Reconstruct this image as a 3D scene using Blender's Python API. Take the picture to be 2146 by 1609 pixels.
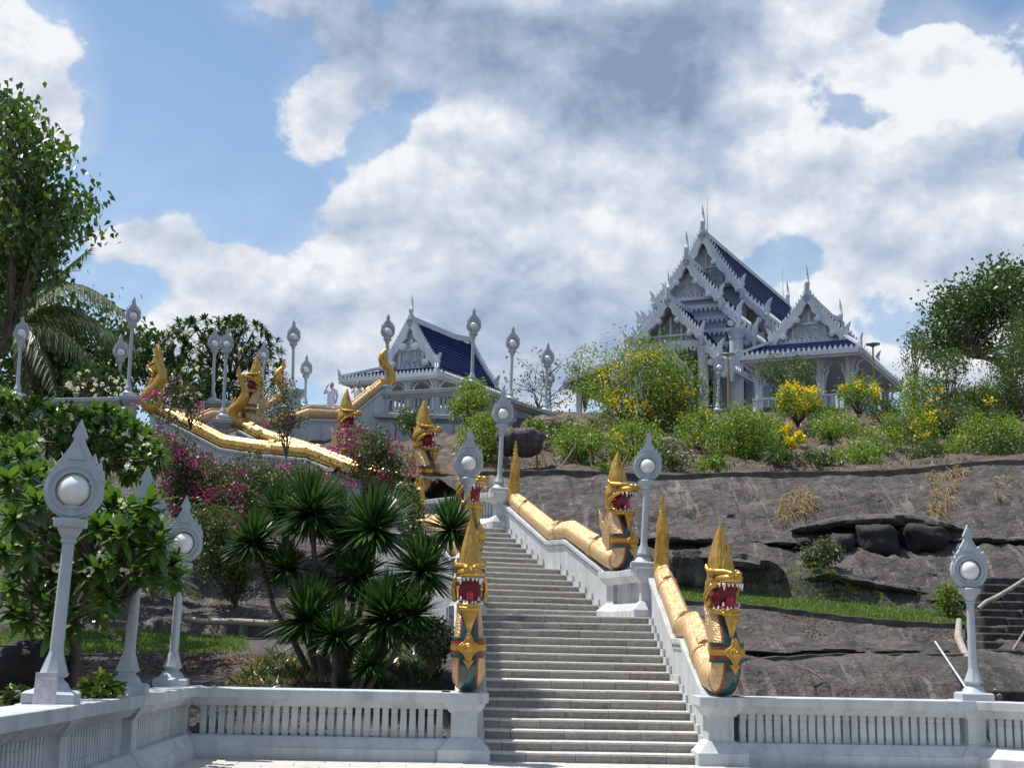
import bpy, bmesh, math, random
import numpy as np
from mathutils import Vector, Matrix
for o in list(bpy.data.objects): bpy.data.objects.remove(o)
S = bpy.context.scene
COL = S.collection
rnd = random.Random(7)
NR = np.random.default_rng(11)
R = math.radians
pi = math.pi
# ------------------------------------------------------------------ camera
FPX, PITCH, ROLL, YAW = 2800.0, 0.183155, 0.0203, 0.05242
CAM = np.array([-4.738, -23.541, 2.178]); PW, PH = 2146.0, 1609.0
fw = np.array([math.sin(YAW)*math.cos(PITCH), math.cos(YAW)*math.cos(PITCH), math.sin(PITCH)])
rt0 = np.array([math.cos(YAW), -math.sin(YAW), 0.0]); up0 = np.cross(rt0, fw)
rt = math.cos(ROLL)*rt0 + math.sin(ROLL)*up0
up = -math.sin(ROLL)*rt0 + math.cos(ROLL)*up0
cam_data = bpy.data.cameras.new('camera'); cam = bpy.data.objects.new('camera', cam_data); COL.objects.link(cam)
cam.matrix_world = Matrix(((rt[0], up[0], -fw[0], CAM[0]), (rt[1], up[1], -fw[1], CAM[1]), (rt[2], up[2], -fw[2], CAM[2]), (0, 0, 0, 1)))
cam_data.sensor_fit = 'HORIZONTAL'; cam_data.sensor_width = 36.0; cam_data.lens = 36.0*FPX/PW
cam_data.clip_end = 2000.0
S.camera = cam

def ray(x, y): return fw + (x-PW/2)/FPX*rt - (y-PH/2)/FPX*up
def at(x, y, Y):
    """the place at depth Y seen at pixel x, y of the photograph"""
    d = ray(x, y); return CAM + d*(Y-CAM[1])/d[1]
def atz(x, y, z):
    d = ray(x, y); return CAM + d*(z-CAM[2])/d[2]
def pix(P):
    d = np.asarray(P, float)-CAM; q = d@fw
    return np.array([PW/2+FPX*(d@rt)/q, PH/2-FPX*(d@up)/q])
# ------------------------------------------------------------------ sun, sky, exposure
SUN_DIR = Vector((-0.36, 0.17, 0.92)).normalized()     # towards the sun
sun_el = math.asin(SUN_DIR.z); sun_az = math.atan2(SUN_DIR.x, SUN_DIR.y)
sl = bpy.data.lights.new('sun', 'SUN'); sl.energy = 4.9; sl.angle = R(0.5); sl.color = (1.0, 0.955, 0.89)
so = bpy.data.objects.new('sun', sl); COL.objects.link(so)
so.rotation_euler = SUN_DIR.to_track_quat('Z', 'Y').to_euler(); so.location = (-20, 5, 60)
S.view_settings.view_transform = 'Standard'; S.view_settings.look = 'None'
S.view_settings.exposure = 0.28; S.view_settings.gamma = 1.0; S.view_settings.use_curve_mapping = False
try:
    S.cycles.use_denoising = True
    S.cycles.max_bounces = 6; S.cycles.diffuse_bounces = 3; S.cycles.glossy_bounces = 3
    S.cycles.transparent_max_bounces = 4; S.cycles.caustics_reflective = False; S.cycles.caustics_refractive = False
    S.cycles.sample_clamp_indirect = 4.0
except Exception: pass

W = bpy.data.worlds.new('World'); S.world = W; W.use_nodes = True
def build_sky():
    nt = W.node_tree; N = nt.nodes; Lk = nt.links; N.clear()
    def nd(t, **k):
        n = N.new(t)
        for a, v in k.items(): setattr(n, a, v)
        return n
    def val(s, v):
        if hasattr(v, 'is_linked') or hasattr(v, 'links'): Lk.new(v, s)
        else: s.default_value = v
    def M(op, a, b=None, c=None, clamp=False):
        n = nd('ShaderNodeMath', operation=op, use_clamp=clamp); val(n.inputs[0], a)
        if b is not None: val(n.inputs[1], b)
        if c is not None: val(n.inputs[2], c)
        return n.outputs[0]
    def sstep(x, a, b):
        n = nd('ShaderNodeMapRange', interpolation_type='SMOOTHSTEP'); val(n.inputs[0], x)
        n.inputs[1].default_value = a; n.inputs[2].default_value = b; return n.outputs[0]
    out = nd('ShaderNodeOutputWorld'); bg = nd('ShaderNodeBackground')
    tc = nd('ShaderNodeTexCoord'); D = tc.outputs['Generated']
    sky = nd('ShaderNodeTexSky', sky_type='NISHITA'); sky.sun_disc = False
    sky.sun_elevation = sun_el; sky.sun_rotation = sun_az; sky.altitude = 50; sky.air_density = 1.0; sky.dust_density = 0.8; sky.ozone_density = 1.6
    sep = nd('ShaderNodeSeparateXYZ'); Lk.new(D, sep.inputs[0])
    az = M('ARCTAN2', sep.outputs[0], sep.outputs[1]); el = M('ARCSINE', sep.outputs[2])
    def noise(vec, scale, detail, rough, dist=0.0):
        n = nd('ShaderNodeTexNoise'); n.inputs['Scale'].default_value = scale; n.inputs['Detail'].default_value = detail
        n.inputs['Roughness'].default_value = rough; n.inputs['Distortion'].default_value = dist; Lk.new(vec, n.inputs['Vector']); return n.outputs['Fac']
    com = nd('ShaderNodeCombineXYZ'); Lk.new(az, com.inputs[0]); Lk.new(M('MULTIPLY', el, 1.25), com.inputs[1]); com.inputs[2].default_value = 3.7
    UV = com.outputs[0]
    def shifted(dx, dy):
        n = nd('ShaderNodeVectorMath', operation='ADD'); Lk.new(UV, n.inputs[0]); n.inputs[1].default_value = (dx, dy, 0); return n.outputs[0]
    n_big = noise(UV, 5.5, 3.0, 0.5); n_mid = noise(UV, 10.5, 11.0, 0.56, 0.0); n_mid2 = noise(shifted(-0.008, 0.020), 10.5, 11.0, 0.56, 0.0); n_hi = noise(UV, 26.0, 7.0, 0.6, 0.0)
    n_soft = noise(shifted(7.1, 2.2), 6.0, 5.0, 0.55)
    wx = M('MULTIPLY', M('SUBTRACT', n_big, 0.5), 0.10); wy = M('MULTIPLY', M('SUBTRACT', n_soft, 0.5), 0.10)
    azw = M('ADD', az, wx); elw = M('ADD', el, wy)
    # cumulus masses of this afternoon: pixel centre, radii in px, weight, brightness
    blobs = [(1000, 90, 330, 120, 1.0, 0.30), (1330, 150, 230, 150, 1.0, 0.14), (1450, 235, 130, 80, 0.9, 0.10), (730, 70, 170, 110, .8, .40), (1120, -30, 200, 60, 0.9, 0.98), (540, 10, 90, 45, .7, .8), (1480, 60, 130, 110, .7, .3),
             (900, 430, 170, 150, 1.0, 0.90), (990, 310, 110, 100, 1.0, 1.0), (790, 540, 170, 100, 1.0, 0.88), (1160, 400, 200, 140, 1.0, 0.84), (1380, 380, 200, 110, 1.0, 0.78), (1270, 530, 150, 90, 1.0, .97),
             (1120, 690, 230, 110, .9, 0.30), (660, 650, 200, 80, .9, .78), (1540, 210, 70, 110, 1.0, 1.0), (1600, 330, 110, 140, .95, .86), (950, 570, 130, 90, .9, .7),
             (1760, 80, 160, 110, 1.05, 0.98), (1920, 110, 120, 90, .95, .92), (2060, 230, 120, 90, 1.0, 1.0), (1900, 330, 130, 110, .95, 0.86), (2060, 420, 150, 140, 1.0, 0.80), (1830, 440, 120, 90, .85, .84), (1990, 560, 180, 90, .9, .76), (1740, 620, 90, 80, .95, .93), (1630, 640, 90, 70, .6, .7), (2130, 620, 120, 90, .8, .74),
             (50, 170, 130, 130, 1.0, 0.93), (150, 250, 90, 60, .8, .84), (-40, 40, 110, 100, 1.0, .9), (690, 240, 75, 75, .85, 0.74), (345, 500, 90, 75, .85, 0.84), (460, 590, 120, 75, .85, .82), (250, 520, 80, 50, .6, .75),
             (400, 740, 330, 90, .72, .76), (900, 800, 380, 90, .7, .74), (1480, 780, 500, 90, .72, .8), (2000, 800, 250, 70, .6, .8), (1700, -70, 300, 70, .8, .7), (2140, 60, 60, 40, .5, .8), (1450, 480, 160, 120, .9, .72)]
    field = None; wsum = None; bsum = None
    for (px, py, rx, ry, wt, br) in blobs:
        d = ray(px, py); d = d/np.linalg.norm(d); a0 = math.atan2(d[0], d[1]); e0 = math.asin(d[2])
        u = M('MULTIPLY', M('SUBTRACT', azw, a0), FPX/rx); v = M('MULTIPLY', M('SUBTRACT', elw, e0), FPX/ry)
        q = M('ADD', M('MULTIPLY', u, u), M('MULTIPLY', v, v))
        g = M('MULTIPLY', M('POWER', 2.7183, M('MULTIPLY', q, -1.0)), wt)
        field = g if field is None else M('ADD', field, g)
        gg = M('MULTIPLY', g, g); wsum = gg if wsum is None else M('ADD', wsum, gg)
        bsum = M('MULTIPLY', gg, br) if bsum is None else M('MULTIPLY_ADD', gg, br, bsum)
    # the same kind of broken cumulus all round the sky
    azd = M('ABSOLUTE', M('SUBTRACT', az, YAW)); eld = M('ABSOLUTE', M('SUBTRACT', el, 0.18))
    away = sstep(M('MAXIMUM', M('MULTIPLY', azd, 2.2), M('MULTIPLY', eld, 2.9)), 0.95, 1.5)
    zc = M('MAXIMUM', M('ADD', sep.outputs[2], 0.12), 0.02)
    pl = nd('ShaderNodeCombineXYZ'); Lk.new(M('DIVIDE', sep.outputs[0], zc), pl.inputs[0]); Lk.new(M('DIVIDE', sep.outputs[1], zc), pl.inputs[1])
    n_out = noise(pl.outputs[0], 1.6, 7.0, 0.58)
    fo = M('MULTIPLY', sstep(n_out, 0.42, 0.66), 0.95)
    field = M('ADD', M('MULTIPLY', field, M('SUBTRACT', 1.0, away)), M('MULTIPLY', fo, away))
    bright = M('DIVIDE', M('ADD', bsum, 0.0008), M('ADD', wsum, 0.001))
    bright = M('ADD', M('MULTIPLY', bright, M('SUBTRACT', 1.0, away)), M('MULTIPLY', 0.72, away))
    F = M('ADD', field, M('MULTIPLY', M('SUBTRACT', n_mid, 0.5), 1.9))
    F = M('ADD', F, M('MULTIPLY', M('SUBTRACT', n_hi, 0.5), 0.55)); alpha = sstep(F, 0.48, 0.72)
    veil = M('MULTIPLY', sstep(field, 0.05, 0.6), 0.30)
    low = M('MULTIPLY', sstep(el, 0.45, 0.05), 0.42)
    alpha = M('MAXIMUM', alpha, M('MAXIMUM', veil, low))
    relief = M('ADD', M('MULTIPLY', M('SUBTRACT', n_mid, n_mid2), 3.0), M('MULTIPLY', M('SUBTRACT', n_hi, 0.5), 0.7))
    thick = M('MULTIPLY', sstep(F, 0.55, 1.6), -0.10)
    b2 = M('ADD', M('ADD', bright, M('MULTIPLY', relief, 0.68)), thick)
    b2 = M('ADD', b2, M('MULTIPLY', M('SUBTRACT', n_soft, 0.5), 0.5), clamp=True)
    ramp = nd('ShaderNodeValToRGB'); Lk.new(b2, ramp.inputs[0])
    e = ramp.color_ramp.elements; e[0].position = 0.0; e[0].color = (0.20, 0.275, 0.40, 1); e[1].position = 1.0; e[1].color = (0.74, 0.755, 0.785, 1)
    k = ramp.color_ramp.elements.new(0.45); k.color = (0.37, 0.445, 0.57, 1); k2 = ramp.color_ramp.elements.new(0.78); k2.color = (0.57, 0.61, 0.685, 1)
    skc = nd('ShaderNodeMix', data_type='RGBA', blend_type='MULTIPLY'); skc.inputs[0].default_value = 1.0
    Lk.new(sky.outputs[0], skc.inputs[6]); skc.inputs[7].default_value = (SKY_S*.93, SKY_S*1.0, SKY_S*1.0, 1)
    mx = nd('ShaderNodeMix', data_type='RGBA'); Lk.new(alpha, mx.inputs[0]); Lk.new(skc.outputs[2], mx.inputs[6]); Lk.new(ramp.outputs[0], mx.inputs[7])
    Lk.new(mx.outputs[2], bg.inputs['Color']); bg.inputs['Strength'].default_value = 1.0
    Lk.new(bg.outputs[0], out.inputs[0])
    W.cycles.sampling_method = 'MANUAL'; W.cycles.sample_map_resolution = 512
SKY_S = 0.122
build_sky()

# ------------------------------------------------------------------ helpers
def setp(o, label=None, cat=None, group=None, kind=None):
    if label: o['label'] = label
    if cat: o['category'] = cat
    if group: o['group'] = group
    if kind: o['kind'] = kind
    return o
def empty(name, loc=(0, 0, 0), rz=0.0, label=None, cat=None, group=None, kind=None, scale=1.0):
    o = bpy.data.objects.new(name, None); COL.objects.link(o); o.location = loc; o.rotation_euler = (0, 0, rz); o.scale = (scale,)*3
    o.empty_display_size = .2
    return setp(o, label, cat, group, kind)
def link(name, mesh, parent=None, loc=None, rot=None, scale=None):
    o = bpy.data.objects.new(name, mesh); COL.objects.link(o)
    if parent: o.parent = parent
    if loc is not None: o.location = loc
    if rot is not None: o.rotation_euler = rot
    if scale is not None: o.scale = scale if hasattr(scale, '__len__') else (scale,)*3
    return o
def dup_tree(src, label=None, loc=None, rz=None, scale=None):
    def cp(o, par):
        c = o.copy(); COL.objects.link(c)
        if par: c.parent = par
        for ch in CH.get(o.name, []): cp(ch, c)
        return c
    CH = {}
    for o in bpy.data.objects:
        if o.parent: CH.setdefault(o.parent.name, []).append(o)
    r = cp(src, None)
    if label: r['label'] = label
    if loc is not None: r.location = loc
    if rz is not None: r.rotation_euler = (0, 0, rz)
    if scale is not None: r.scale = (scale,)*3
    return r
class MB:
    """collects shapes and links them as one mesh object"""
    def __init__(s): s.v = []; s.f = []; s.m = []
    def add(s, vs, fs, mi=0):
        b = len(s.v); s.v += [tuple(map(float, p)) for p in vs]; s.f += [tuple(i+b for i in f) for f in fs]; s.m += [mi]*len(fs)
    def box(s, x0, x1, y0, y1, z0, z1, mi=0):
        s.add([(x0, y0, z0), (x1, y0, z0), (x1, y1, z0), (x0, y1, z0), (x0, y0, z1), (x1, y0, z1), (x1, y1, z1), (x0, y1, z1)],
              [(0, 3, 2, 1), (4, 5, 6, 7), (0, 1, 5, 4), (1, 2, 6, 5), (2, 3, 7, 6), (3, 0, 4, 7)], mi)
    def rings(s, rings, mi=0, cap0=True, cap1=True, closed=True):
        n = len(rings[0]); vs = [p for r in rings for p in r]; fs = []
        for i in range(len(rings)-1):
            for j in range(n if closed else n-1):
                a = i*n+j; b = i*n+(j+1) % n; fs.append((a, b, b+n, a+n))
        if cap0 and closed: fs.append(tuple(range(n-1, -1, -1)))
        if cap1 and closed: fs.append(tuple((len(rings)-1)*n+j for j in range(n)))
        s.add(vs, fs, mi)
    def lathe(s, prof, n=16, c=(0, 0, 0), mi=0, sq=(1, 1), rot=0.0):
        s.rings([[(c[0]+r*sq[0]*math.cos(2*pi*j/n+rot), c[1]+r*sq[1]*math.sin(2*pi*j/n+rot), c[2]+z) for j in range(n)] for r, z in prof], mi)
    def sqloft(s, prof, c=(0, 0, 0), mi=0):
        """square sections: half width x, half width y, z"""
        s.rings([[(c[0]-a, c[1]-b, c[2]+z), (c[0]+a, c[1]-b, c[2]+z), (c[0]+a, c[1]+b, c[2]+z), (c[0]-a, c[1]+b, c[2]+z)] for a, b, z in prof], mi)
    def prism(s, poly, y0, y1, mi=0):
        """polygon in x, z pushed along y"""
        n = len(poly); vs = [(x, y0, z) for x, z in poly]+[(x, y1, z) for x, z in poly]
        fs = [tuple(range(n)), tuple(range(2*n-1, n-1, -1))]+[(i, i+n, (i+1) % n+n, (i+1) % n) for i in range(n)]
        s.add(vs, fs, mi)
    def tube(s, pts, rad, n=8, mi=0, squash=1.0, cap=True):
        pts = [Vector(p) for p in pts]; rs = rad if hasattr(rad, '__len__') else [rad]*len(pts)
        rg = []; u = None
        for i, p in enumerate(pts):
            t = (pts[min(i+1, len(pts)-1)]-pts[max(i-1, 0)])
            if t.length < 1e-9: t = Vector((0, 0, 1))
            t.normalize()
            if u is None:
                u = t.orthogonal().normalized()
            u = (u-t*u.dot(t)); u = u.normalized() if u.length > 1e-6 else t.orthogonal().normalized()
            w = t.cross(u)
            rg.append([tuple(p+(u*math.cos(2*pi*j/n)+w*math.sin(2*pi*j/n)*squash)*rs[i]) for j in range(n)])
        s.rings(rg, mi, cap, cap)
    def ell(s, c, r, n=10, m=7, mi=0):
        s.rings([[(c[0]+r[0]*math.sin(pi*i/m)*math.cos(2*pi*j/n), c[1]+r[1]*math.sin(pi*i/m)*math.sin(2*pi*j/n), c[2]-r[2]*math.cos(pi*i/m)) for j in range(n)] for i in [0.12]+list(range(1, m))+[m-.12]], mi)
    def xf(s, M4, start=0):
        for i in range(start, len(s.v)): s.v[i] = tuple(M4 @ Vector(s.v[i]))
    def mesh(s, name, mats, smooth=False, bevel=0.0, fix=True):
        me = bpy.data.meshes.new(name); me.from_pydata(s.v, [], s.f)
        for m in (mats if isinstance(mats, (list, tuple)) else [mats]): me.materials.append(m)
        me.polygons.foreach_set('material_index', s.m)
        if fix or bevel:
            bm = bmesh.new(); bm.from_mesh(me)
            bmesh.ops.recalc_face_normals(bm, faces=bm.faces)
            if bevel: bmesh.ops.bevel(bm, geom=[e for e in bm.edges if e.is_manifold and e.calc_face_angle(0) > .6], offset=bevel, segments=1, affect='EDGES', clamp_overlap=True)
            bm.to_mesh(me); bm.free()
        if smooth: smooth_mesh(me, smooth if smooth is not True else 40)
        me.update(); return me
    def build(s, name, mats, parent=None, smooth=False, bevel=0.0, fix=True, loc=None, rot=None):
        return link(name, s.mesh(name, mats, smooth, bevel, fix), parent, loc, rot)
def smooth_mesh(me, ang=40):
    me.polygons.foreach_set('use_smooth', [True]*len(me.polygons))
    try:
        if ang < 180: me.set_sharp_from_angle(angle=R(ang))
    except Exception: pass
def np_mesh(name, V, F, mat, smooth=False):
    """numpy vertices and equal-sized faces"""
    me = bpy.data.meshes.new(name); V = np.asarray(V, np.float32); F = np.asarray(F, np.int32); k = F.shape[1]
    me.vertices.add(len(V)); me.vertices.foreach_set('co', V.ravel())
    me.loops.add(F.size); me.loops.foreach_set('vertex_index', F.ravel())
    me.polygons.add(len(F)); me.polygons.foreach_set('loop_start', np.arange(0, F.size, k, dtype=np.int32))
    try: me.polygons.foreach_set('loop_total', np.full(len(F), k, np.int32))
    except Exception: pass
    me.materials.append(mat)
    if smooth: me.polygons.foreach_set('use_smooth', np.ones(len(F), bool))
    me.update(calc_edges=True); me.validate(); return me
def vnoise(P, seed=0):
    P = np.asarray(P, float); i = np.floor(P).astype(np.int64); f = P-i; f = f*f*(3-2*f); out = 0
    def h(a):
        n = (a[..., 0]*374761393+a[..., 1]*668265263+a[..., 2]*2147483647+seed*974711) & 0xFFFFFFFF
        n = ((n ^ (n >> 13))*1274126177) & 0xFFFFFFFF; n = n ^ (n >> 16); return (n & 0xFFFF)/65535.0
    for dx in (0, 1):
        for dy in (0, 1):
            for dz in (0, 1):
                w = (f[..., 0] if dx else 1-f[..., 0])*(f[..., 1] if dy else 1-f[..., 1])*(f[..., 2] if dz else 1-f[..., 2])
                out = out+w*h(i+np.array([dx, dy, dz]))
    return out*2-1
def fbm(P, oct=4, seed=0):
    P = np.asarray(P, float); s = 0; a = 1.0
    for k in range(oct): s = s+a*vnoise(P*2**k+k*17.3, seed+k); a *= .5
    return s
# ------------------------------------------------------------------ materials
def mat(name, col, rough=.6, metal=0.0, var=.15, scale=6.0, bump=0.0, bscale=30.0, col2=None, spec=.5, stain=0.0, coat=0.0, detail=6.0, streak=0.0, transl=0.0, island=0.0, spots=None):
    m = bpy.data.materials.new(name); m.use_nodes = True; nt = m.node_tree; N = nt.nodes; L = nt.links; N.clear()
    out = N.new('ShaderNodeOutputMaterial'); b = N.new('ShaderNodeBsdfPrincipled'); L.new(b.outputs[0], out.inputs[0])
    b.inputs['Roughness'].default_value = rough; b.inputs['Metallic'].default_value = metal
    b.inputs['Specular IOR Level'].default_value = spec; b.inputs['Coat Weight'].default_value = coat
    geo = N.new('ShaderNodeNewGeometry'); pos = geo.outputs['Position']
    def noise(scale, detail=6.0, rough=.55, vec=pos):
        n = N.new('ShaderNodeTexNoise'); n.inputs['Scale'].default_value = scale; n.inputs['Detail'].default_value = detail; n.inputs['Roughness'].default_value = rough
        L.new(vec, n.inputs['Vector']); return n.outputs['Fac']
    def mixc(fac, a, c, mode='MIX'):
        n = N.new('ShaderNodeMix'); n.data_type = 'RGBA'; n.blend_type = mode
        for s, v in ((n.inputs[0], fac), (n.inputs[6], a), (n.inputs[7], c)):
            if hasattr(v, 'links'): L.new(v, s)
            elif isinstance(v, (int, float)): s.default_value = v
            else: s.default_value = (*v[:3], 1)
        return n.outputs[2]
    def rng(x, a, c, lo=0.0, hi=1.0):
        n = N.new('ShaderNodeMapRange'); n.inputs[1].default_value = a; n.inputs[2].default_value = c; n.inputs[3].default_value = lo; n.inputs[4].default_value = hi
        L.new(x, n.inputs[0]); return n.outputs[0]
    c2 = col2 if col2 is not None else tuple(x*(1-var) for x in col)
    c1 = col if col2 is not None else tuple(min(1, x*(1+var*.6)) for x in col)
    f = rng(noise(scale, detail), .32, .68)
    if island:
        r = geo.outputs['Random Per Island']; mm = N.new('ShaderNodeMath'); mm.operation = 'MULTIPLY_ADD'; mm.use_clamp = True
        L.new(r, mm.inputs[0]); mm.inputs[1].default_value = island; 
        m2 = N.new('ShaderNodeMath'); m2.operation = 'MULTIPLY'; L.new(f, m2.inputs[0]); m2.inputs[1].default_value = 1-island; L.new(m2.outputs[0], mm.inputs[2]); f = mm.outputs[0]
    c = mixc(f, c2, c1)
    if streak:
        mp = N.new('ShaderNodeMapping'); mp.inputs['Scale'].default_value = (1, 1, .12); L.new(pos, mp.inputs[0])
        c = mixc(rng(noise(3.5, 8, .65, mp.outputs[0]), .5, .72, 0, streak), c, tuple(x*.35 for x in col), 'MIX')
    if stain: c = mixc(rng(noise(1.7, 7, .65), .5, .75, 0, stain), c, tuple(x*.42+.01 for x in col))
    if spots: 
        for (sc, lo, hi, cc, amt) in spots: c = mixc(rng(noise(sc, 8, .6), lo, hi, 0, amt), c, cc)
    L.new(c, b.inputs['Base Color'])
    if bump:
        bp = N.new('ShaderNodeBump'); bp.inputs['Strength'].default_value = bump; bp.inputs['Distance'].default_value = .05
        L.new(noise(bscale, 8, .6), bp.inputs['Height']); L.new(bp.outputs[0], b.inputs['Normal'])
    if transl:
        tr = N.new('ShaderNodeBsdfTranslucent'); mixs = N.new('ShaderNodeMixShader'); mixs.inputs[0].default_value = transl
        tcol = mixc(1.0, c, (1.25, 1.3, .55), 'MULTIPLY'); L.new(tcol, tr.inputs['Color'])
        L.new(b.outputs[0], mixs.inputs[1]); L.new(tr.outputs[0], mixs.inputs[2]); L.new(mixs.outputs[0], out.inputs[0])
    return m
def gold_mat(name, scales=True, col=(.70, .50, .27), rough=.42, metal=.42, col2=(.58, .36, .16)):
    m = mat(name, col, rough, metal, var=.22, scale=7.0, col2=col2)
    nt = m.node_tree; N = nt.nodes; L = nt.links; b = [n for n in N if n.type == 'BSDF_PRINCIPLED'][0]
    geo = [n for n in N if n.type == 'NEW_GEOMETRY'][0]
    vo = N.new('ShaderNodeTexVoronoi'); vo.feature = 'DISTANCE_TO_EDGE' if scales else 'F1'; vo.inputs['Scale'].default_value = 24.0 if scales else 9.0
    L.new(geo.outputs['Position'], vo.inputs['Vector'])
    bp = N.new('ShaderNodeBump'); bp.inputs['Strength'].default_value = .8 if scales else .3; bp.inputs['Distance'].default_value = .03
    L.new(vo.outputs['Distance'], bp.inputs['Height']); L.new(bp.outputs[0], b.inputs['Normal'])
    return m
WHITE = mat('white_masonry_paint', (.53, .555, .565), .55, var=.10, scale=2.2, bump=.05, bscale=60, stain=.42, streak=.5)
WHITE2 = mat('weathered_white_paint', (.42, .45, .47), .6, var=.12, scale=2.0, bump=.08, bscale=40, stain=.35, streak=.35)
LAMPW = mat('grey_white_lamp_paint', (.44, .475, .51), .45, var=.08, scale=5.0, stain=.12, streak=.12)
TEMPLEW = mat('pale_temple_paint', (.57, .605, .655), .6, var=.10, scale=1.2, stain=.25, streak=.15)
RELIEF = mat('carved_grey_relief', (.52, .56, .62), .6, var=.3, scale=4.0, bump=.9, bscale=7.0)
BLUEWALL = mat('blue_grey_wall', (.42, .49, .60), .55, var=.06, scale=.8)
GLOBE = mat('milk_glass_globe', (.84, .83, .80), .14, var=.05, scale=7.0, coat=.4, streak=.12)
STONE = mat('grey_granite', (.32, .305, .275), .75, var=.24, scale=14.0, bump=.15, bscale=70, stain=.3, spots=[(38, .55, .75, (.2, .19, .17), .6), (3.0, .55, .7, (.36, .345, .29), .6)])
TREAD = mat('sunlit_granite_tread', (.56, .535, .49), .7, var=.16, scale=9.0, bump=.1, bscale=60, stain=.15)  # sunlight on the treads put into the colour, paler than the riser granite
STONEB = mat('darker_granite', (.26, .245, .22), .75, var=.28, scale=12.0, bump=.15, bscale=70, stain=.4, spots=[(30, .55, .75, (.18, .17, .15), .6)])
JOINT = mat('dark_mortar', (.10, .095, .085), .9, var=.2)
PAVE = mat('pale_paving', (.50, .485, .45), .8, var=.12, scale=6.0, bump=.1, stain=.25)
def rock_mat(name, k=1.0):
    m = mat(name, (.098*k, .086*k, .076*k), .88, var=.5, scale=.9, bump=0, col2=(.040*k, .036*k, .034*k), detail=10.0,
            spots=[(.55, .54, .66, (.026*k, .023*k, .022*k), .75), (2.6, .57, .66, (.15*k, .135*k, .122*k), .55), (9.0, .58, .68, (.20*k, .18*k, .165*k), .5), (16.0, .56, .68, (.022*k, .02*k, .019*k), .7), (.8, .60, .72, (.16*k, .095*k, .062*k), .5)])
    nt = m.node_tree; N = nt.nodes; L = nt.links; b = [n for n in N if n.type == 'BSDF_PRINCIPLED'][0]; geo = [n for n in N if n.type == 'NEW_GEOMETRY'][0]
    # pale runnels and dark water marks following the fall of the rock
    base = b.inputs['Base Color'].links[0].from_socket; cur = base
    for (rot, sc, lo, hi, c, amt, seed) in ((.45, (2.6, .35, .35), .57, .66, (.19*k, .172*k, .155*k), .75, 3.0), (.25, (3.6, .3, .3), .56, .64, (.022*k, .02*k, .019*k), .8, 31.0), (-.5, (1.2, .16, .16), .60, .66, (.23*k, .20*k, .175*k), .6, 12.0)):
        mp = N.new('ShaderNodeMapping'); mp.inputs['Rotation'].default_value = (0, rot, 0); mp.inputs['Scale'].default_value = sc; mp.inputs['Location'].default_value = (seed, seed, seed); L.new(geo.outputs['Position'], mp.inputs[0])
        n = N.new('ShaderNodeTexNoise'); n.inputs['Scale'].default_value = 1.0; n.inputs['Detail'].default_value = 8; n.inputs['Roughness'].default_value = .68; n.inputs['Distortion'].default_value = .6; L.new(mp.outputs[0], n.inputs['Vector'])
        r = N.new('ShaderNodeMapRange'); r.inputs[1].default_value = lo; r.inputs[2].default_value = hi; r.inputs[4].default_value = amt; L.new(n.outputs['Fac'], r.inputs[0])
        x = N.new('ShaderNodeMix'); x.data_type = 'RGBA'; L.new(r.outputs[0], x.inputs[0]); L.new(cur, x.inputs[6]); x.inputs[7].default_value = (*c, 1); cur = x.outputs[2]
    L.new(cur, b.inputs['Base Color'])
    n1 = N.new('ShaderNodeTexNoise'); n1.inputs['Scale'].default_value = 2.2; n1.inputs['Detail'].default_value = 12; n1.inputs['Roughness'].default_value = .68; L.new(geo.outputs['Position'], n1.inputs['Vector'])
    bp = N.new('ShaderNodeBump'); bp.inputs['Strength'].default_value = 1.0; bp.inputs['Distance'].default_value = .5; L.new(n1.outputs['Fac'], bp.inputs['Height']); L.new(bp.outputs[0], b.inputs['Normal'])
    return m
ROCK = rock_mat('dark_limestone_rock', 1.75)
EARTH = mat('brown_slope_earth', (.125, .088, .066), .95, var=.5, scale=1.3, bump=.9, bscale=9.0, col2=(.05, .038, .031), detail=10, spots=[(3.0, .55, .66, (.24, .19, .15), .6), (9.0, .56, .68, (.05, .04, .035), .7), (1.1, .56, .66, (.07, .062, .056), .8)])
BLACKROCK = mat('near_black_rock', (.02, .018, .017), .8, var=.5, scale=3.0, bump=.9, bscale=7.0, spots=[(5.0, .6, .75, (.06, .055, .05), .6)])  # near-black stone with slightly paler spots
SOIL = mat('brown_leaf_litter', (.17, .095, .055), .95, var=.5, scale=5.0, bump=.7, bscale=25.0, col2=(.07, .05, .035), spots=[(9, .55, .7, (.30, .19, .12), .6)])
KERB = mat('mossy_concrete_kerb', (.10, .09, .078), .9, var=.5, scale=3.0, bump=.4, bscale=18.0, spots=[(4, .56, .7, (.14, .13, .115), .6)])
OLDSTEP = mat('black_mossy_stone', (.05, .045, .04), .9, var=.5, scale=4.0, bump=.6, bscale=14.0, spots=[(3, .54, .70, (.15, .14, .125), .7), (9, .55, .7, (.015, .014, .013), .6)])
WOOD = mat('pale_dead_wood', (.36, .31, .26), .85, var=.3, scale=9.0, bump=.3, bscale=25)
BARK = mat('grey_brown_bark', (.13, .105, .085), .9, var=.35, scale=6.0, bump=.6, bscale=18)
TWIG = mat('brown_twig', (.14, .09, .06), .9, var=.3, scale=9.0)
GOLD = gold_mat('scaled_gold_paint'); GOLDP = gold_mat('plain_gold_paint', False, (.62, .38, .08), .36, .6, (.48, .25, .05))  # body gold paler for sunlight, head gold deeper for shade, set in the colours
GOLDS = gold_mat('shiny_gold_paint', False, (.68, .44, .14), .27, .75, (.58, .34, .09))
GREEN = mat('dark_green_glaze', (.012, .055, .05), .22, var=.25, scale=9.0, coat=.5)
RED = mat('rust_red_paint', (.30, .045, .02), .45, var=.2, scale=10)
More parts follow.
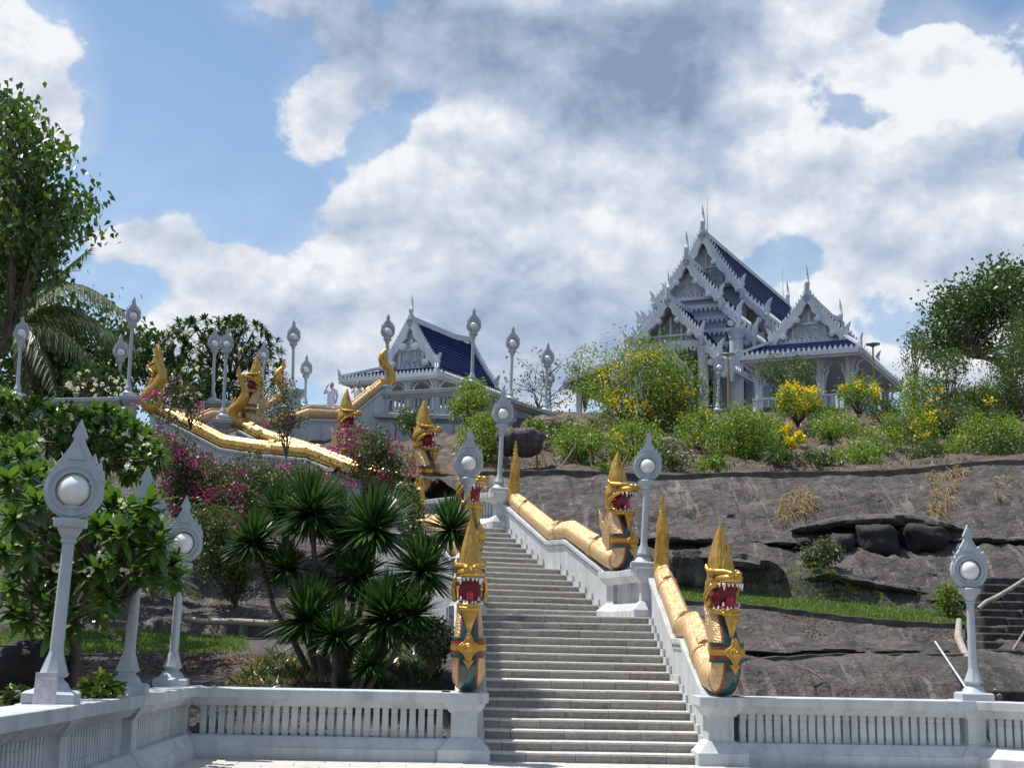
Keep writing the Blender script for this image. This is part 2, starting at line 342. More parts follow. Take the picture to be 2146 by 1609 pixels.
MOUTH = mat('crimson_mouth_paint', (.22, .006, .018), .4, var=.2, scale=10)
TONGUE = mat('bright_red_tongue', (.62, .03, .03), .4, var=.1)
TOOTH = mat('white_tooth_enamel', (.80, .80, .80), .35, var=.05)
EYE = mat('dark_red_eye', (.20, .02, .012), .2, var=.1)
TILE = mat('deep_blue_roof_tile', (.010, .021, .080), .55, var=.25, scale=3.0, coat=.0, spec=.05)
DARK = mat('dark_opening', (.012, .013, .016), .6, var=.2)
GLASSD = mat('dim_window_glass', (.05, .06, .075), .15, var=.2)
STEEL = mat('grey_metal', (.32, .33, .34), .4, .6, var=.1)
YPOLE = mat('dull_yellow_paint', (.42, .27, .06), .5, var=.2)
def leafm(name, c1, c2, rough=.42, transl=.32, isl=.75, spec=.5): return mat(name, c1, rough, col2=c2, scale=.9, transl=transl, island=isl, spec=spec)
LF_FRANG = leafm('frangipani_leaf', (.13, .235, .045), (.022, .065, .018), .34, .32)
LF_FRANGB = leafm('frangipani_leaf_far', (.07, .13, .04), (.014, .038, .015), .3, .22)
LF_DRAC = leafm('dracaena_leaf', (.075, .15, .04), (.016, .05, .014), .28, .2)
LF_BODHI = leafm('heart_leaf', (.12, .20, .045), (.025, .065, .018), .38, .36)
LF_BOUG = leafm('bougainvillea_leaf', (.10, .15, .035), (.030, .050, .018), .5, .3)
LF_PALM = leafm('palm_leaflet', (.15, .19, .06), (.035, .06, .02), .42, .25)
LF_SHRUB = leafm('bright_shrub_leaf', (.27, .37, .055), (.06, .12, .022), .45, .38)
LF_SHRUBD = leafm('dull_shrub_leaf', (.10, .16, .035), (.030, .06, .015), .45, .32)
LF_TREE = leafm('dark_tree_leaf', (.085, .15, .035), (.02, .05, .016), .42, .25)
LF_PALE = leafm('pale_sparse_leaf', (.17, .21, .12), (.05, .08, .03), .5, .3)
GRASS = leafm('green_grass_blade', (.20, .30, .055), (.09, .14, .03), .6, .35)
DRYGR = leafm('dry_straw', (.46, .34, .17), (.22, .15, .075), .7, .25)
PETALW = leafm('white_petal', (.84, .82, .74), (.66, .66, .58), .5, .3)
BRACT = leafm('magenta_bract', (.62, .05, .36), (.34, .03, .18), .5, .15)
PETALY = leafm('yellow_petal', (.86, .70, .05), (.74, .50, .02), .5, .3)
DEADLF = leafm('dead_leaf', (.30, .17, .10), (.12, .07, .045), .8, .2)
SKIN = mat('skin', (.42, .25, .18), .6, var=.05); SHIRT = mat('lavender_white_cloth', (.62, .60, .72), .8, var=.08); SHIRT2 = mat('white_cloth', (.72, .72, .74), .8, var=.08)
HAIR = mat('black_hair', (.012, .01, .009), .5, var=.1); CLOTHD = mat('black_cloth', (.02, .02, .024), .8, var=.1)
PAPER = mat('torn_paper_notice', (.62, .58, .60), .8, var=.25, scale=14, col2=(.42, .36, .40), stain=.5)
# ================================================================== large structure
def arr(*a): return np.array(a, float)
# ---------------- plaza: level at the stair foot, rising gently towards the viewer
def plaza_z(y): return 0.0 if y > -0.4 else -0.02*(y+0.4)
mb = MB(); ys = [0.6, -0.4, -6, -14, -30, -60, -160]; xs = [-160, -40, -12, 0, 12, 40, 160]
for i in range(len(ys)-1):
    for j in range(len(xs)-1):
        mb.add([(xs[j], ys[i], plaza_z(ys[i])-.03), (xs[j+1], ys[i], plaza_z(ys[i])-.03), (xs[j+1], ys[i+1], plaza_z(ys[i+1])-.03), (xs[j], ys[i+1], plaza_z(ys[i+1])-.03)], [(0, 3, 2, 1)])
plaza = setp(mb.build('plaza', JOINT, fix=False), kind='structure', label='pale paved plaza in front of the staircase')
pm = []
for k in range(4):
    b = MB(); b.box(-.447, .447, -.297, .297, -.03, .006*k*.3); pm.append(b.mesh('paver', PAVE, bevel=.006))
for r in range(7):
    for c in range(26):
        y = .25-r*.6; x = -9.2+c*.9+(.45 if r % 2 else 0)
        if -8.9 < x < 8.5 and not (r == 0 and (x < -4.9 or x > .9)): link('paver', pm[rnd.randrange(4)], plaza, (x, y-.3, plaza_z(y-.3)), (0.02 if y-.3 < -.5 else 0, 0, 0))
far_plain = MB(); far_plain.add([(-900, 60, -.6), (900, 60, -.6), (900, 900, -.6), (-900, 900, -.6)], [(0, 1, 2, 3)]); far_plain.add([(-900, -900, -.6), (900, -900, -.6), (900, 60, -.6), (-900, 60, -.6)], [(0, 1, 2, 3)])
setp(far_plain.build('ground', SOIL, fix=False), kind='structure', label='flat brown ground around the hill')

# ---------------- staircase: four flights of eight risers
HS, DS = 0.16, 0.377
FL = {1: (arr(0, 0), 0.0), 2: (arr(-.017, 3.623), 0.0), 3: (arr(-.567, 9.659), .347), 4: (arr(-1.877, 12.911), .349)}
WF = {1: 3.87, 2: 3.87, 3: 3.4, 4: 3.4}
def step_edge(n):
    k = 1+(n-1)//8; P, a = FL[k]; i = n-(8*(k-1)+1)
    return P+arr(-math.sin(a), math.cos(a))*DS*i, arr(math.cos(a), math.sin(a)), k
stair = empty('staircase', (0, 0, 0), label='long grey granite staircase climbing between white parapets with gold serpents', cat='staircase')
for n in range(1, 33):
    P, u, k = step_edge(n); a = FL[k][1]; w = WF[k]; x = 0.0
    depth = DS+.08 if n not in (8,) else 1.1
    first = True
    while x < w-.01:
        l = rnd.choice([.62, .75, .8, .86, .95]) if not first else rnd.uniform(.3, .9); first = False
        if w-x-l < .3: l = w-x
        mb = MB(); dz = rnd.uniform(-.003, .003); dy = rnd.uniform(-.004, .004)
        prof = [(dy, -HS), (dy, -.042), (depth, -.042), (depth, -HS)]; tp_ = [(-.022+dy, -.040+dz), (-.026+dy, -.034+dz), (-.026+dy, -.008+dz), (-.018+dy, dz), (depth, dz), (depth, -.040+dz)]
        x0, x1 = -x-.0035, -(x+l)+.0035
        mb.rings([[(x0, y, z) for y, z in prof], [(x1, y, z) for y, z in prof]])
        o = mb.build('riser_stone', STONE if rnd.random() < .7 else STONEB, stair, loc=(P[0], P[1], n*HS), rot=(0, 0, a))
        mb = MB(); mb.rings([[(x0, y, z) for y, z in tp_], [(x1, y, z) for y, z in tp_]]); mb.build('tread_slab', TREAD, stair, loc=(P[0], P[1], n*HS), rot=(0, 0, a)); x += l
def poly_prism(name, pts, z0, z1, m, parent=None):
    mb = MB(); n = len(pts); mb.add([(p[0], p[1], z0) for p in pts]+[(p[0], p[1], z1) for p in pts], [tuple(range(n)), tuple(range(n, 2*n))]+[(i, (i+1) % n, (i+1) % n+n, i+n) for i in range(n)])
    return mb.build(name, m, parent)
P16, u16, _ = step_edge(16); P17, u17, _ = step_edge(17); P32, u32, _ = step_edge(32); P24, u24, _ = step_edge(24); P25, u25, _ = step_edge(25)
d17 = arr(-u17[1], u17[0])
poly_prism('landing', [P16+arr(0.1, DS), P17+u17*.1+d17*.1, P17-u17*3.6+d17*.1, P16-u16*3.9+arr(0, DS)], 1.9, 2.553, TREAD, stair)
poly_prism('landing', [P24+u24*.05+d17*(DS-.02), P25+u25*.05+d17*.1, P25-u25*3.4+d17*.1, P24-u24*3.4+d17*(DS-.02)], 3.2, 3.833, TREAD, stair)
poly_prism('landing', [P32+u32*.1+d17*DS, arr(-3.1, 15.8), arr(-5.3, 19.5), arr(-5.9, 19.6), P32-u32*3.6+d17*DS], 4.2, 5.113, STONE, stair)
# rough core under the flights
mb = MB()
for n in range(1, 33):
    P, u, k = step_edge(n); w = WF[k]; d = arr(-u[1], u[0]); q = [P+d*.06-u*.01, P+d*(DS*1.5)-u*.01, P+d*(DS*1.5)-u*(w-.01), P+d*.06-u*(w-.01)]
    mb.add([(p[0], p[1], n*HS-1.4 if n > 8 else -.3) for p in q]+[(p[0], p[1], n*HS-HS*1.02) for p in q], [(0, 1, 2, 3), (4, 5, 6, 7), (0, 1, 5, 4), (1, 2, 6, 5), (2, 3, 7, 6), (3, 0, 4, 7)])
setp(mb.build('core', JOINT, stair))

# ---------------- parapets
def parapet(label, path, drop, w=.42, cw=.54, skirt=None, m=None, name='stair_parapet', group='white stair parapets'):
    """path: top centre points; drop: how far the wall goes down (number or list)"""
    t = empty(name, tuple(path[0]-np.array([0, 0, 1.0])), label=label, cat='parapet', group=group); o0 = np.array(t.location)
    path = [np.asarray(p, float) for p in path]; dr = drop if hasattr(drop, '__len__') else [drop]*len(path)
    def sweep(prof, top=False):
        rg = []
        for i, p in enumerate(path):
            d = path[min(i+1, len(path)-1)]-path[max(i-1, 0)]; s = np.array([d[1], -d[0]]); s = s/np.linalg.norm(s)
            rg.append([(p[0]+s[0]*a-o0[0], p[1]+s[1]*a-o0[1], p[2]+(b if b > -9 else -dr[i])-o0[2]) for a, b in prof])
        return rg
    h = w/2; c = cw/2
    mb = MB(); mb.rings(sweep([(-h, -99), (-h, -.12), (h, -.12), (h, -99)])); mb.build('wall', m or WHITE, t)
    mb = MB(); mb.rings(sweep([(-c+.05, -.14), (-c, -.10), (-c, 0), (c, 0), (c, -.10), (c-.05, -.14)])); mb.build('coping', m or WHITE, t, bevel=.008)
    for sgn in (-1, 1):
        mb = MB(); mb.rings(sweep([(sgn*(h-.01), -.27), (sgn*(h-.01), -.22), (sgn*(h+.025), -.205), (sgn*(h+.025), -.15), (sgn*(h-.01), -.145)])); mb.build('moulding', m or WHITE, t)
    return t, o0
def skirting(t, o0, steps, side, m=None):
    """white stepped board running up beside the treads; side +1 on the right of the steps"""
    mb = MB()
    for n in steps:
        P, u, k = step_edge(n); d = arr(-u[1], u[0]); base = P if side > 0 else P-u*WF[k]; su = u*side
        ln = DS+.13 if n % 8 else (1.1 if n == 8 else .7)
        q = [base-su*.03-d*.0, base-su*.03+d*ln, base+su*.02+d*ln, base+su*.02-d*.0]
        z0, z1 = n*HS-.2, n*HS+.13
        mb.add([(p[0]-o0[0], p[1]-o0[1], z-o0[2]) for z in (z0, z1) for p in q], [(0, 1, 2, 3), (4, 5, 6, 7), (0, 1, 5, 4), (1, 2, 6, 5), (2, 3, 7, 6), (3, 0, 4, 7)])
    mb.build('skirting', m or WHITE, t)
PAR = {}
def off(P, u, a, z): return np.array([P[0]+u[0]*a, P[1]+u[1]*a, z])
pr1 = [arr(.22, .1, 1.10), arr(.22, .3, 1.19), arr(.22, 2.45, 2.12), arr(.22, 3.4, 2.12), arr(.22, 6.25, 3.42)]
pl1 = [p+arr(-4.32, 0, 0) for p in pr1]
PAR['r1'] = pr1; PAR['l1'] = pl1
t, o0 = parapet('white parapet along the lower flight, under the serpent beside the open rock', pr1, [1.2, 1.25, 1.2, 1.2, 1.5]); skirting(t, o0, range(1, 17), 1)
t, o0 = parapet('white parapet along the lower flight on the dracaena side', pl1, [1.2, 1.25, 1.9, 1.9, 2.9]); skirting(t, o0, range(1, 17), -1)
def flight34(side):
    P9, P8e, P9s, Pe = step_edge(17)[0], step_edge(24)[0], step_edge(25)[0], step_edge(32)[0]; u = u17; dd = d17
    if side > 0: f = lambda P: P+u*.23
    else: f = lambda P: P-u*(3.4+.23)
    A = [f(P9)+dd*.0, f(P8e)-dd*.15, f(P9s)-dd*.15, f(Pe)+dd*.3]; Z = [3.66, 4.62, 4.62, 5.9]
    return [arr(p[0], p[1], z) for p, z in zip(A, Z)]
PAR['r2'] = flight34(1); PAR['l2'] = flight34(-1)
t, o0 = parapet('white parapet along the upper flight, under the serpent against the dark rock', PAR['r2'], 1.7); skirting(t, o0, range(17, 33), 1)
t, o0 = parapet('white parapet of the upper flight mostly hidden behind dracaena crowns', PAR['l2'], [3.2, 3.4, 3.4, 3.6]); skirting(t, o0, range(17, 33), -1)

# ---------------- posts, balustrades
def post_shape(mb, c, h, s=1.0, sh=.225, cap=.40, base=.44):
    mb.sqloft([(base*s, base*s, -.35), (base*s, base*s, .22), (base*s*.94, base*s*.94, .235), ((sh+.03)*s, (sh+.03)*s, .40), (sh*s, sh*s, .41), (sh*s, sh*s, h-.34), ((sh+.03)*s, (sh+.03)*s, h-.33), (cap*s*.88, cap*s*.88, h-.19), (cap*s*.88, cap*s*.88, h-.165), (cap*s, cap*s, h-.16), (cap*s, cap*s, h)], c)
def post(loc, h, label, s=1.0, rz=0.0, sh=.225, m=None, group='white pedestal posts'):
    t = empty('pedestal_post', tuple(loc), rz, label=label, cat='post', group=group)
    mb = MB(); post_shape(mb, (0, 0, 0), h, s, sh=sh); mb.build('shaft', m or WHITE, t, bevel=.008)
    return t
def baluster_mesh(h, m, w=.052):
    pr = [(0, 1), (.19, 1), (.205, .90), (.235, .90), (.25, 1.0), (.40, 1.05), (.60, 1.05), (.75, 1.0), (.765, .90), (.795, .90), (.81, 1), (1, 1)]
    mb = MB(); mb.sqloft([(w*k, w*k*1.0, z*h) for z, k in pr]); return mb.mesh('baluster', m, bevel=0)
BALM = {}
def balustrade(label, p0, p1, h=1.15, pitch=.15, m=None, group='white balustrades', d=1.0, endgap=.1):
    m = m or WHITE; p0 = np.asarray(p0, float); p1 = np.asarray(p1, float); v = p1-p0; Ln = math.hypot(v[0], v[1]); slope = v[2]/Ln
    t = empty('balustrade', tuple(p0), math.atan2(v[1], v[0]), label=label, cat='balustrade', group=group)
    def run(name, prof, bev=.006, x0=0.0, x1=None):
        x1 = Ln if x1 is None else x1
        mb = MB(); mb.rings([[(x0, y*d, z+slope*x0) for y, z in prof], [(x1, y*d, z+slope*x1) for y, z in prof]]); mb.build(name, m, t, bevel=bev)
    k = h/1.15; bh0, bh1 = .38*k, .86*k
    run('plinth', [(-.34, -.3), (-.34, .20*k), (-.31, .215*k), (-.20, .35*k), (-.17, bh0), (.17, bh0), (.20, .35*k), (.31, .215*k), (.34, .20*k), (.34, -.3)])
    run('coping', [(-.13, bh1), (-.14, .87*k), (-.25, .985*k), (-.30, .99*k), (-.31, 1.0*k), (-.31, 1.14*k), (-.30, 1.15*k), (.30, 1.15*k), (.31, 1.14*k), (.31, 1.0*k), (.30, .99*k), (.25, .985*k), (.14, .87*k), (.13, bh1)])
    key = (round(bh1-bh0, 3), m.name)
    if key not in BALM: BALM[key] = baluster_mesh(bh1-bh0+.02, m)
    n = max(1, int((Ln-2*endgap)/pitch)); p = (Ln-2*endgap)/n
    for i in range(n):
        x = endgap+(i+.5)*p; link('baluster', BALM[key], t, (x, 0, bh0-.01+slope*x))
    return t
LP, RP = arr(-4.21, -.02, 0), arr(.21, .10, 0)
post(LP, 1.15, 'white stair foot post carrying the gold serpent seen head on', 1.0)
post(RP, 1.15, 'white stair foot post carrying the gold serpent beside the open rock', 1.0)
CL, CR = arr(-9.05, .1, 0), arr(4.75, .15, 0)
balustrade('white front balustrade between dracaena bed and plaza', arr(-8.80, .05, 0), arr(-4.45, -.02, 0))
balustrade('white front balustrade standing before the bare rock slabs', arr(.45, .1, 0), arr(4.6, .15, 0))
# corner posts with lamps: left side runs towards the viewer
LD, LA, LX = arr(-8.98, -4.4, .08), arr(-8.86, -8.4, .16), arr(-8.75, -12.4, .24)
sp = dict(sh=.2)
post(CL, 1.16, 'corner post where the two front balustrades of the dracaena bed meet', .8, **sp); post(LD, 1.16, 'side post under the lamp half hidden by frangipani leaves', .8, **sp)
post(LA, 1.16, 'side post under the biggest lamp with the paper notice', .8, **sp); post(LX, 1.16, 'side post nearest to the viewer at the picture edge', .8, **sp)
balustrade('side balustrade from the corner post to the leaf covered lamp', CL+arr(0.03, -.2, .01), LD+arr(0, .2, 0))
balustrade('side balustrade between leaf covered lamp and biggest lamp', LD+arr(0, -.2, 0), LA+arr(0, .2, 0))
balustrade('side balustrade running from the biggest lamp out of the picture', LA+arr(0, -.2, 0), LX+arr(0, .2, 0))
post(CR, 1.16, 'corner post under the lamp beside the old black steps', .8, **sp)
balustrade('short balustrade angling from the old step side towards the viewer', CR+arr(.15, -.1, 0), arr(7.2, -2.6, .06)); post(arr(7.35, -2.8, .06), 1.16, 'post at the far end of the short angled balustrade', .8, **sp)
# landing two
PA, PB = arr(-.02, 6.62, 2.5), arr(-.36, 9.35, 2.5)
post(PA, 1.15, 'landing post under the lamp at the foot of the second parapet', .8, **sp); post(PB, 1.17, 'landing post under the gold serpent against the dark rock', .85, u17[1]*1.0, **sp)
balustrade('short balustrade on the first landing before the rock', PA+arr(-.03, .2, 0), PB+arr(.02, -.25, 0), h=1.13)
PA2, PB2 = arr(-4.12, 6.62, 2.5), arr(-4.02, 8.5, 2.5)
post(PA2, 1.15, 'landing post under the lamp beside the two gaping serpent heads', .8, **sp); post(PB2, 1.17, 'landing post hidden behind the dracaena crown beside the stairs', .85, .35, **sp)
balustrade('short balustrade on the first landing behind dracaena', PA2+arr(0, .2, 0), PB2+arr(0, -.2, 0), h=1.13)
# landing three
PC, PD = arr(-2.98, 15.75, 5.1), arr(-5.35, 19.3, 5.1)
post(PC, 1.1, 'post under the lamp at the top of the second parapet', .8, .35, **sp)
balustrade('balustrade round the upper landing above the granite steps', PC+arr(-.12, .2, 0), PD+arr(.1, -.15, 0), h=1.1)

# ---------------- retaining walls and parapets of the upper zigzag
def ppath(pts): return [at(x, y, Y) for x, y, Y in pts]
PAR['a'] = ppath([(885, 1040, 19.7), (745, 1000, 22.0), (650, 962, 23.4), (545, 952, 24.6), (470, 940, 25.4), (330, 868, 27.0)])
PAR['b'] = ppath([(722, 985, 23.6), (640, 955, 25.0), (560, 928, 26.3), (505, 900, 27.2)])
PAR['c'] = ppath([(528, 897, 28.2), (575, 903, 28.9), (642, 878, 29.8), (700, 880, 30.8), (726, 872, 31.2), (800, 812, 32.6)])
PAR['d'] = ppath([(322, 868, 29.5), (405, 896, 31.0), (440, 880, 31.8), (520, 882, 33.0), (580, 846, 34.2)])
parapet('near white parapet of the third flight below the long shiny serpent', PAR['a'], [3.6, 3.4, 3.2, 3.0, 2.8, 2.8], group='white stair parapets')
parapet('inner white parapet of the third flight behind the bougainvillea', PAR['b'], 2.0)
parapet('grey shaded parapet of the top flight climbing to the pavilion terrace', PAR['c'], [2.4, 2.4, 2.4, 2.4, 2.4, 2.2])
parapet('far parapet of the top flight behind the upright serpents', PAR['d'], 2.0)
# ---------------- pavilion terrace
TZ = 11.15
T0, T1, T2 = at(803, 822, 32.6), at(992, 812, 33.0), at(1150, 868, 40.0)
hz = 1.25
terr = poly_prism('terrace', [(T0[0]-.6, T0[1]-.3), (T1[0]+.3, T1[1]-.35), (T2[0]+.4, T2[1]), (T2[0]+2, 60), (-13, 60), (-13, 36)], 6.0, T1[2]-hz, WHITE2)
setp(terr, 'grey retaining terrace carrying the small blue roofed pavilion', kind='structure')
G = lambda T: arr(T[0], T[1], T[2]-hz)
balustrade('shaded balustrade along the front of the pavilion terrace', G(T0)+arr(.25, 0, 0), G(T1)-arr(.2, 0, 0), h=hz, pitch=.17, m=WHITE2)
balustrade('receding balustrade on the side of the pavilion terrace', G(T1)+arr(.1, .2, 0), G(T2)+arr(0, -.2, 0), h=hz, pitch=.17, m=WHITE2)
post(G(T0), hz+.02, 'terrace post beside the upright tail of the top serpent', .8, m=WHITE2, **sp); post(G(T1), hz+.02, 'terrace corner post in front of the small pavilion', .8, m=WHITE2, **sp); post(G(T2), hz+.02, 'last terrace post near the bare little tree', .8, m=WHITE2, **sp)
# wall ledge stones under the terrace front
mb = MB()
for k in range(5):
    a, b = T0[0]-.2+k*(T1[0]-T0[0]+.2)/5, T0[0]-.2+(k+1)*(T1[0]-T0[0]+.2)/5
    o = MB(); o.box(a+.02, b-.02, T0[1]-.52, T0[1]-.3, 7.0, T1[2]-hz-.5); o.build('panel', WHITE2, terr, bevel=.02)
o = MB(); o.box(T0[0]-.6, T1[0]+.6, T0[1]-.62, T0[1]-.25, T1[2]-hz-.32, T1[2]-hz-.12); o.build('ledge', WHITE2, terr, bevel=.02)
# upper left landing front and a rear rail
U0, U1 = at(150, 838, 28.4), at(262, 832, 28.0)
balustrade('pale balustrade on the high landing left of the upright serpents', U0+arr(-3.0, .3, -1.2), U1+arr(-.1, 0, -1.2), h=1.15, m=WHITE2)
post(at(276, 832, 28.0)+arr(0, 0, -1.25), 1.25, 'high landing post under the tall lamp by the upright serpents', .95, m=WHITE2, **sp)
poly_prism('landing', [at(276, 832, 28.0)[:2]+arr(.7, -.1), at(276, 832, 28)[:2]+arr(-9, .3), at(276, 832, 28)[:2]+arr(-9, 6), at(276, 832, 28)[:2]+arr(2, 4)], 5.5, at(276, 832, 28)[2]-1.25, WHITE2, stair)
V0, V1 = at(432, 838, 35.0), at(496, 838, 35.0)
balustrade('short rear balustrade seen between the upright serpents', V0+arr(0, 0, -1.2), V1+arr(.6, 0, -1.2), h=1.15, m=WHITE2)
post(at(613, 818, 34.2)+arr(.1, 0, -1.0), 1.0, 'broad post at the top of the far parapet', 1.15, m=WHITE2)
post(at(466, 880, 26.9)+arr(0, 0, -1.2), 1.2, 'post under the lamp standing between the upright serpents', .95, m=WHITE2, **sp)

# ---------------- hill: rock ledges, kerbs and garden slopes
def hill(name, rows, xl, xr, nx, dys, m, amp, seed, label, earth=None):
    """rows: (Y, [(px, py)...] or height, noise, roughness) ; the ground seen at those pixels at that depth"""
    Ys = []; 
    for (a, b), n in zip(zip([r[0] for r in rows][:-1], [r[0] for r in rows][1:]), dys): Ys += list(np.linspace(a, b, n, endpoint=False))
    Ys.append(rows[-1][0]); Ys = np.array(Ys)
    s = np.linspace(0, 1, nx)**1.35
    def zrow(r, X):
        if not hasattr(r[1], '__len__'): return np.full(len(X), float(r[1]))
        px_, py_ = np.array([p[0] for p in r[1]], float), np.array([p[1] for p in r[1]], float); out = []
        for x in X:
            z = 5.0
            for _ in range(4):
                q = pix((x, r[0], z)); z = at(q[0], np.interp(q[0], px_, py_), r[0])[2]
            out.append(z)
        return np.array(out)
    RY = np.array([r[0] for r in rows]); RA = np.array([r[2] for r in rows])
    ctrl_x = np.linspace(min(min(xl(y), xr(y)) for y in RY), max(max(xl(y), xr(y)) for y in RY), 150)
    CZ = np.array([zrow(r, ctrl_x) for r in rows])
    V = np.zeros((len(Ys), nx, 3))
    for i, y in enumerate(Ys):
        X = xl(y)+(xr(y)-xl(y))*s; k = min(max(np.searchsorted(RY, y, side='right')-1, 0), len(RY)-2); f = (y-RY[k])/(RY[k+1]-RY[k])
        z = np.interp(X, ctrl_x, CZ[k])*(1-f)+np.interp(X, ctrl_x, CZ[k+1])*f
        V[i, :, 0] = X; V[i, :, 1] = y; V[i, :, 2] = z
    A = np.interp(Ys, RY, RA)[:, None]
    n1 = fbm(V*arr(.55, .9, .9), 4, seed); n2 = fbm(V*arr(2.2, 3.2, 3.0), 4, seed+9); n3 = fbm(V*arr(.16, .3, .3), 2, seed+20)
    rid = 1-np.abs(fbm(V*arr(.8, 1.3, 1.6), 3, seed+31))
    V[:, :, 2] += A*(.62*n1+.17*n2+.34*(rid-.6))*amp; V[:, :, 1] += A*(.5*n1+.22*n2)*amp
    Fq = []
    idx = np.arange(len(Ys)*nx).reshape(len(Ys), nx)
    Fq = np.stack([idx[:-1, :-1], idx[:-1, 1:], idx[1:, 1:], idx[1:, :-1]], -1).reshape(-1, 4)
    me = np_mesh(name, V.reshape(-1, 3), Fq, m, True)
    if earth is not None: me.materials.append(EARTH); me.polygons.foreach_set('material_index', (V.reshape(-1, 3)[Fq].mean(1)[:, 1] > earth).astype(np.int32))
    o = link(name, me); setp(o, label, kind='structure')
    def zat(x, y):
        i = min(max(np.searchsorted(Ys, y), 1), len(Ys)-1)
        o_ = np.argsort(V[i, :, 0]); return float(np.interp(x, V[i, o_, 0], V[i, o_, 2]))
    return o, zat
def bnd(pts): 
    a = np.array([p[0] for p in pts], float); b = np.array([p[1] for p in pts], float); return lambda y: float(np.interp(y, a, b))
rows_r = [(.62, .15, 0), (1.6, .45, .2), (2.6, [(1430, 1425), (2150, 1430)], .35), (3.7, [(1430, 1396), (1600, 1392), (1750, 1394), (1900, 1381), (2030, 1383), (2200, 1390)], .25),
          (4.9, [(1430, 1388), (1700, 1386), (1900, 1375), (2200, 1380)], .15), (5.1, [(1430, 1376), (1700, 1377), (1900, 1366), (2200, 1372)], .3), (6.8, [(1430, 1330), (1700, 1330), (2000, 1345), (2200, 1350)], .5),
          (8.8, [(1430, 1275), (1600, 1287), (1800, 1314), (2030, 1326), (2200, 1330)], .25), (9.2, [(1430, 1262), (1600, 1274), (1800, 1301), (2030, 1313), (2200, 1318)], .05),
          (11.0, [(1400, 1238), (1600, 1250), (1800, 1270), (1950, 1280), (2200, 1288)], .1), (11.3, [(1400, 1215), (1600, 1222), (1800, 1240), (2000, 1250), (2200, 1262)], .6), (12.6, [(1200, 1180), (1400, 1165), (1700, 1172), (2000, 1180), (2200, 1185)], .8),
          (14.0, [(1080, 1140), (1400, 1146), (1700, 1150), (2000, 1150), (2200, 1150)], .35), (14.15, [(1080, 1132), (1400, 1136), (1700, 1140), (2000, 1138), (2200, 1138)], .5), (16.5, [(1060, 1060), (1400, 1060), (1900, 1058), (2200, 1050)], .75),
          (19.0, [(1000, 1004), (1060, 1004), (1400, 1002), (1600, 1006), (1900, 992), (2200, 972)], .3), (19.4, [(1000, 996), (1060, 993), (1400, 992), (1600, 996), (1900, 982), (2200, 962)], .15),
          (24, [(900, 965), (1060, 955), (1400, 955), (1900, 948), (2200, 930)], .7), (30, [(900, 930), (1100, 905), (1400, 912), (1900, 905), (2200, 890)], .8), (37, [(900, 900), (1160, 880), (1400, 882), (1900, 876), (2200, 862)], .5),
          (42, [(900, 895), (1160, 872), (1500, 870), (1900, 862), (2200, 850)], .3), (48, 14.0, .15), (70, 14.2, .1), (130, 10.0, 0), (170, -2.0, 0)]
hill_r, ZR = hill('rock_hill', rows_r, bnd([(0, .5), (6.2, .5), (9.4, .0), (12.5, -1.0), (15.5, -2.5), (17, -3.6), (19, -5.2), (21, -8), (24, -10), (30, -13), (60, -22), (170, -60)]), bnd([(0, 17), (10, 24), (40, 40), (170, 110)]), 300,
                  [4, 8, 10, 8, 4, 14, 16, 5, 10, 5, 12, 14, 3, 26, 26, 4, 26, 26, 20, 12, 6, 6, 5, 3], ROCK, 1.0, 3, 'dark rock hillside with ledges beside the staircase', 19.5)
rows_l = [(.62, .35, .05), (2.2, [(100, 1440), (500, 1432), (900, 1424)], .1), (5.0, [(0, 1420), (400, 1406), (550, 1398), (900, 1385)], .12), (6.6, [(0, 1392), (550, 1370), (900, 1355)], .12), (6.9, [(0, 1380), (500, 1366), (900, 1345)], .1),
          (10.5, [(0, 1325), (250, 1318), (520, 1336), (700, 1340), (900, 1330)], .2), (10.8, [(0, 1305), (200, 1300), (380, 1303), (600, 1312), (900, 1315)], .2), (12.5, [(0, 1280), (250, 1270), (600, 1278), (900, 1280)], .35),
          (15.5, [(0, 1225), (250, 1212), (600, 1215), (900, 1215)], .5), (18.0, [(0, 1160), (300, 1140), (600, 1140), (900, 1140)], .5), (21, [(0, 1080), (300, 1060), (600, 1060), (900, 1075)], .5), (24, [(0, 1000), (300, 990), (600, 990), (900, 1020)], .4),
          (28, [(0, 930), (300, 930), (600, 935), (900, 960)], .3), (34, [(0, 880), (300, 890), (600, 900), (900, 925)], .3), (42, 10.2, .2), (70, 10.2, .1), (130, 7.0, 0), (170, -2.0, 0)]
hill_l, ZL = hill('garden_hill', rows_l, bnd([(0, -4.2), (6.3, -4.2), (8.5, -4.1), (12, -5.2), (14.3, -5.9), (19, -5.9), (24, -6.2), (40, -7), (70, -7), (170, 0)]), bnd([(0, -26), (10, -30), (40, -45), (170, -110)]), 240,
                  [5, 8, 8, 3, 14, 3, 10, 14, 12, 12, 12, 12, 10, 8, 6, 5, 3], ROCK, .8, 51, 'planted rock and earth slope between staircase and frangipani trees')
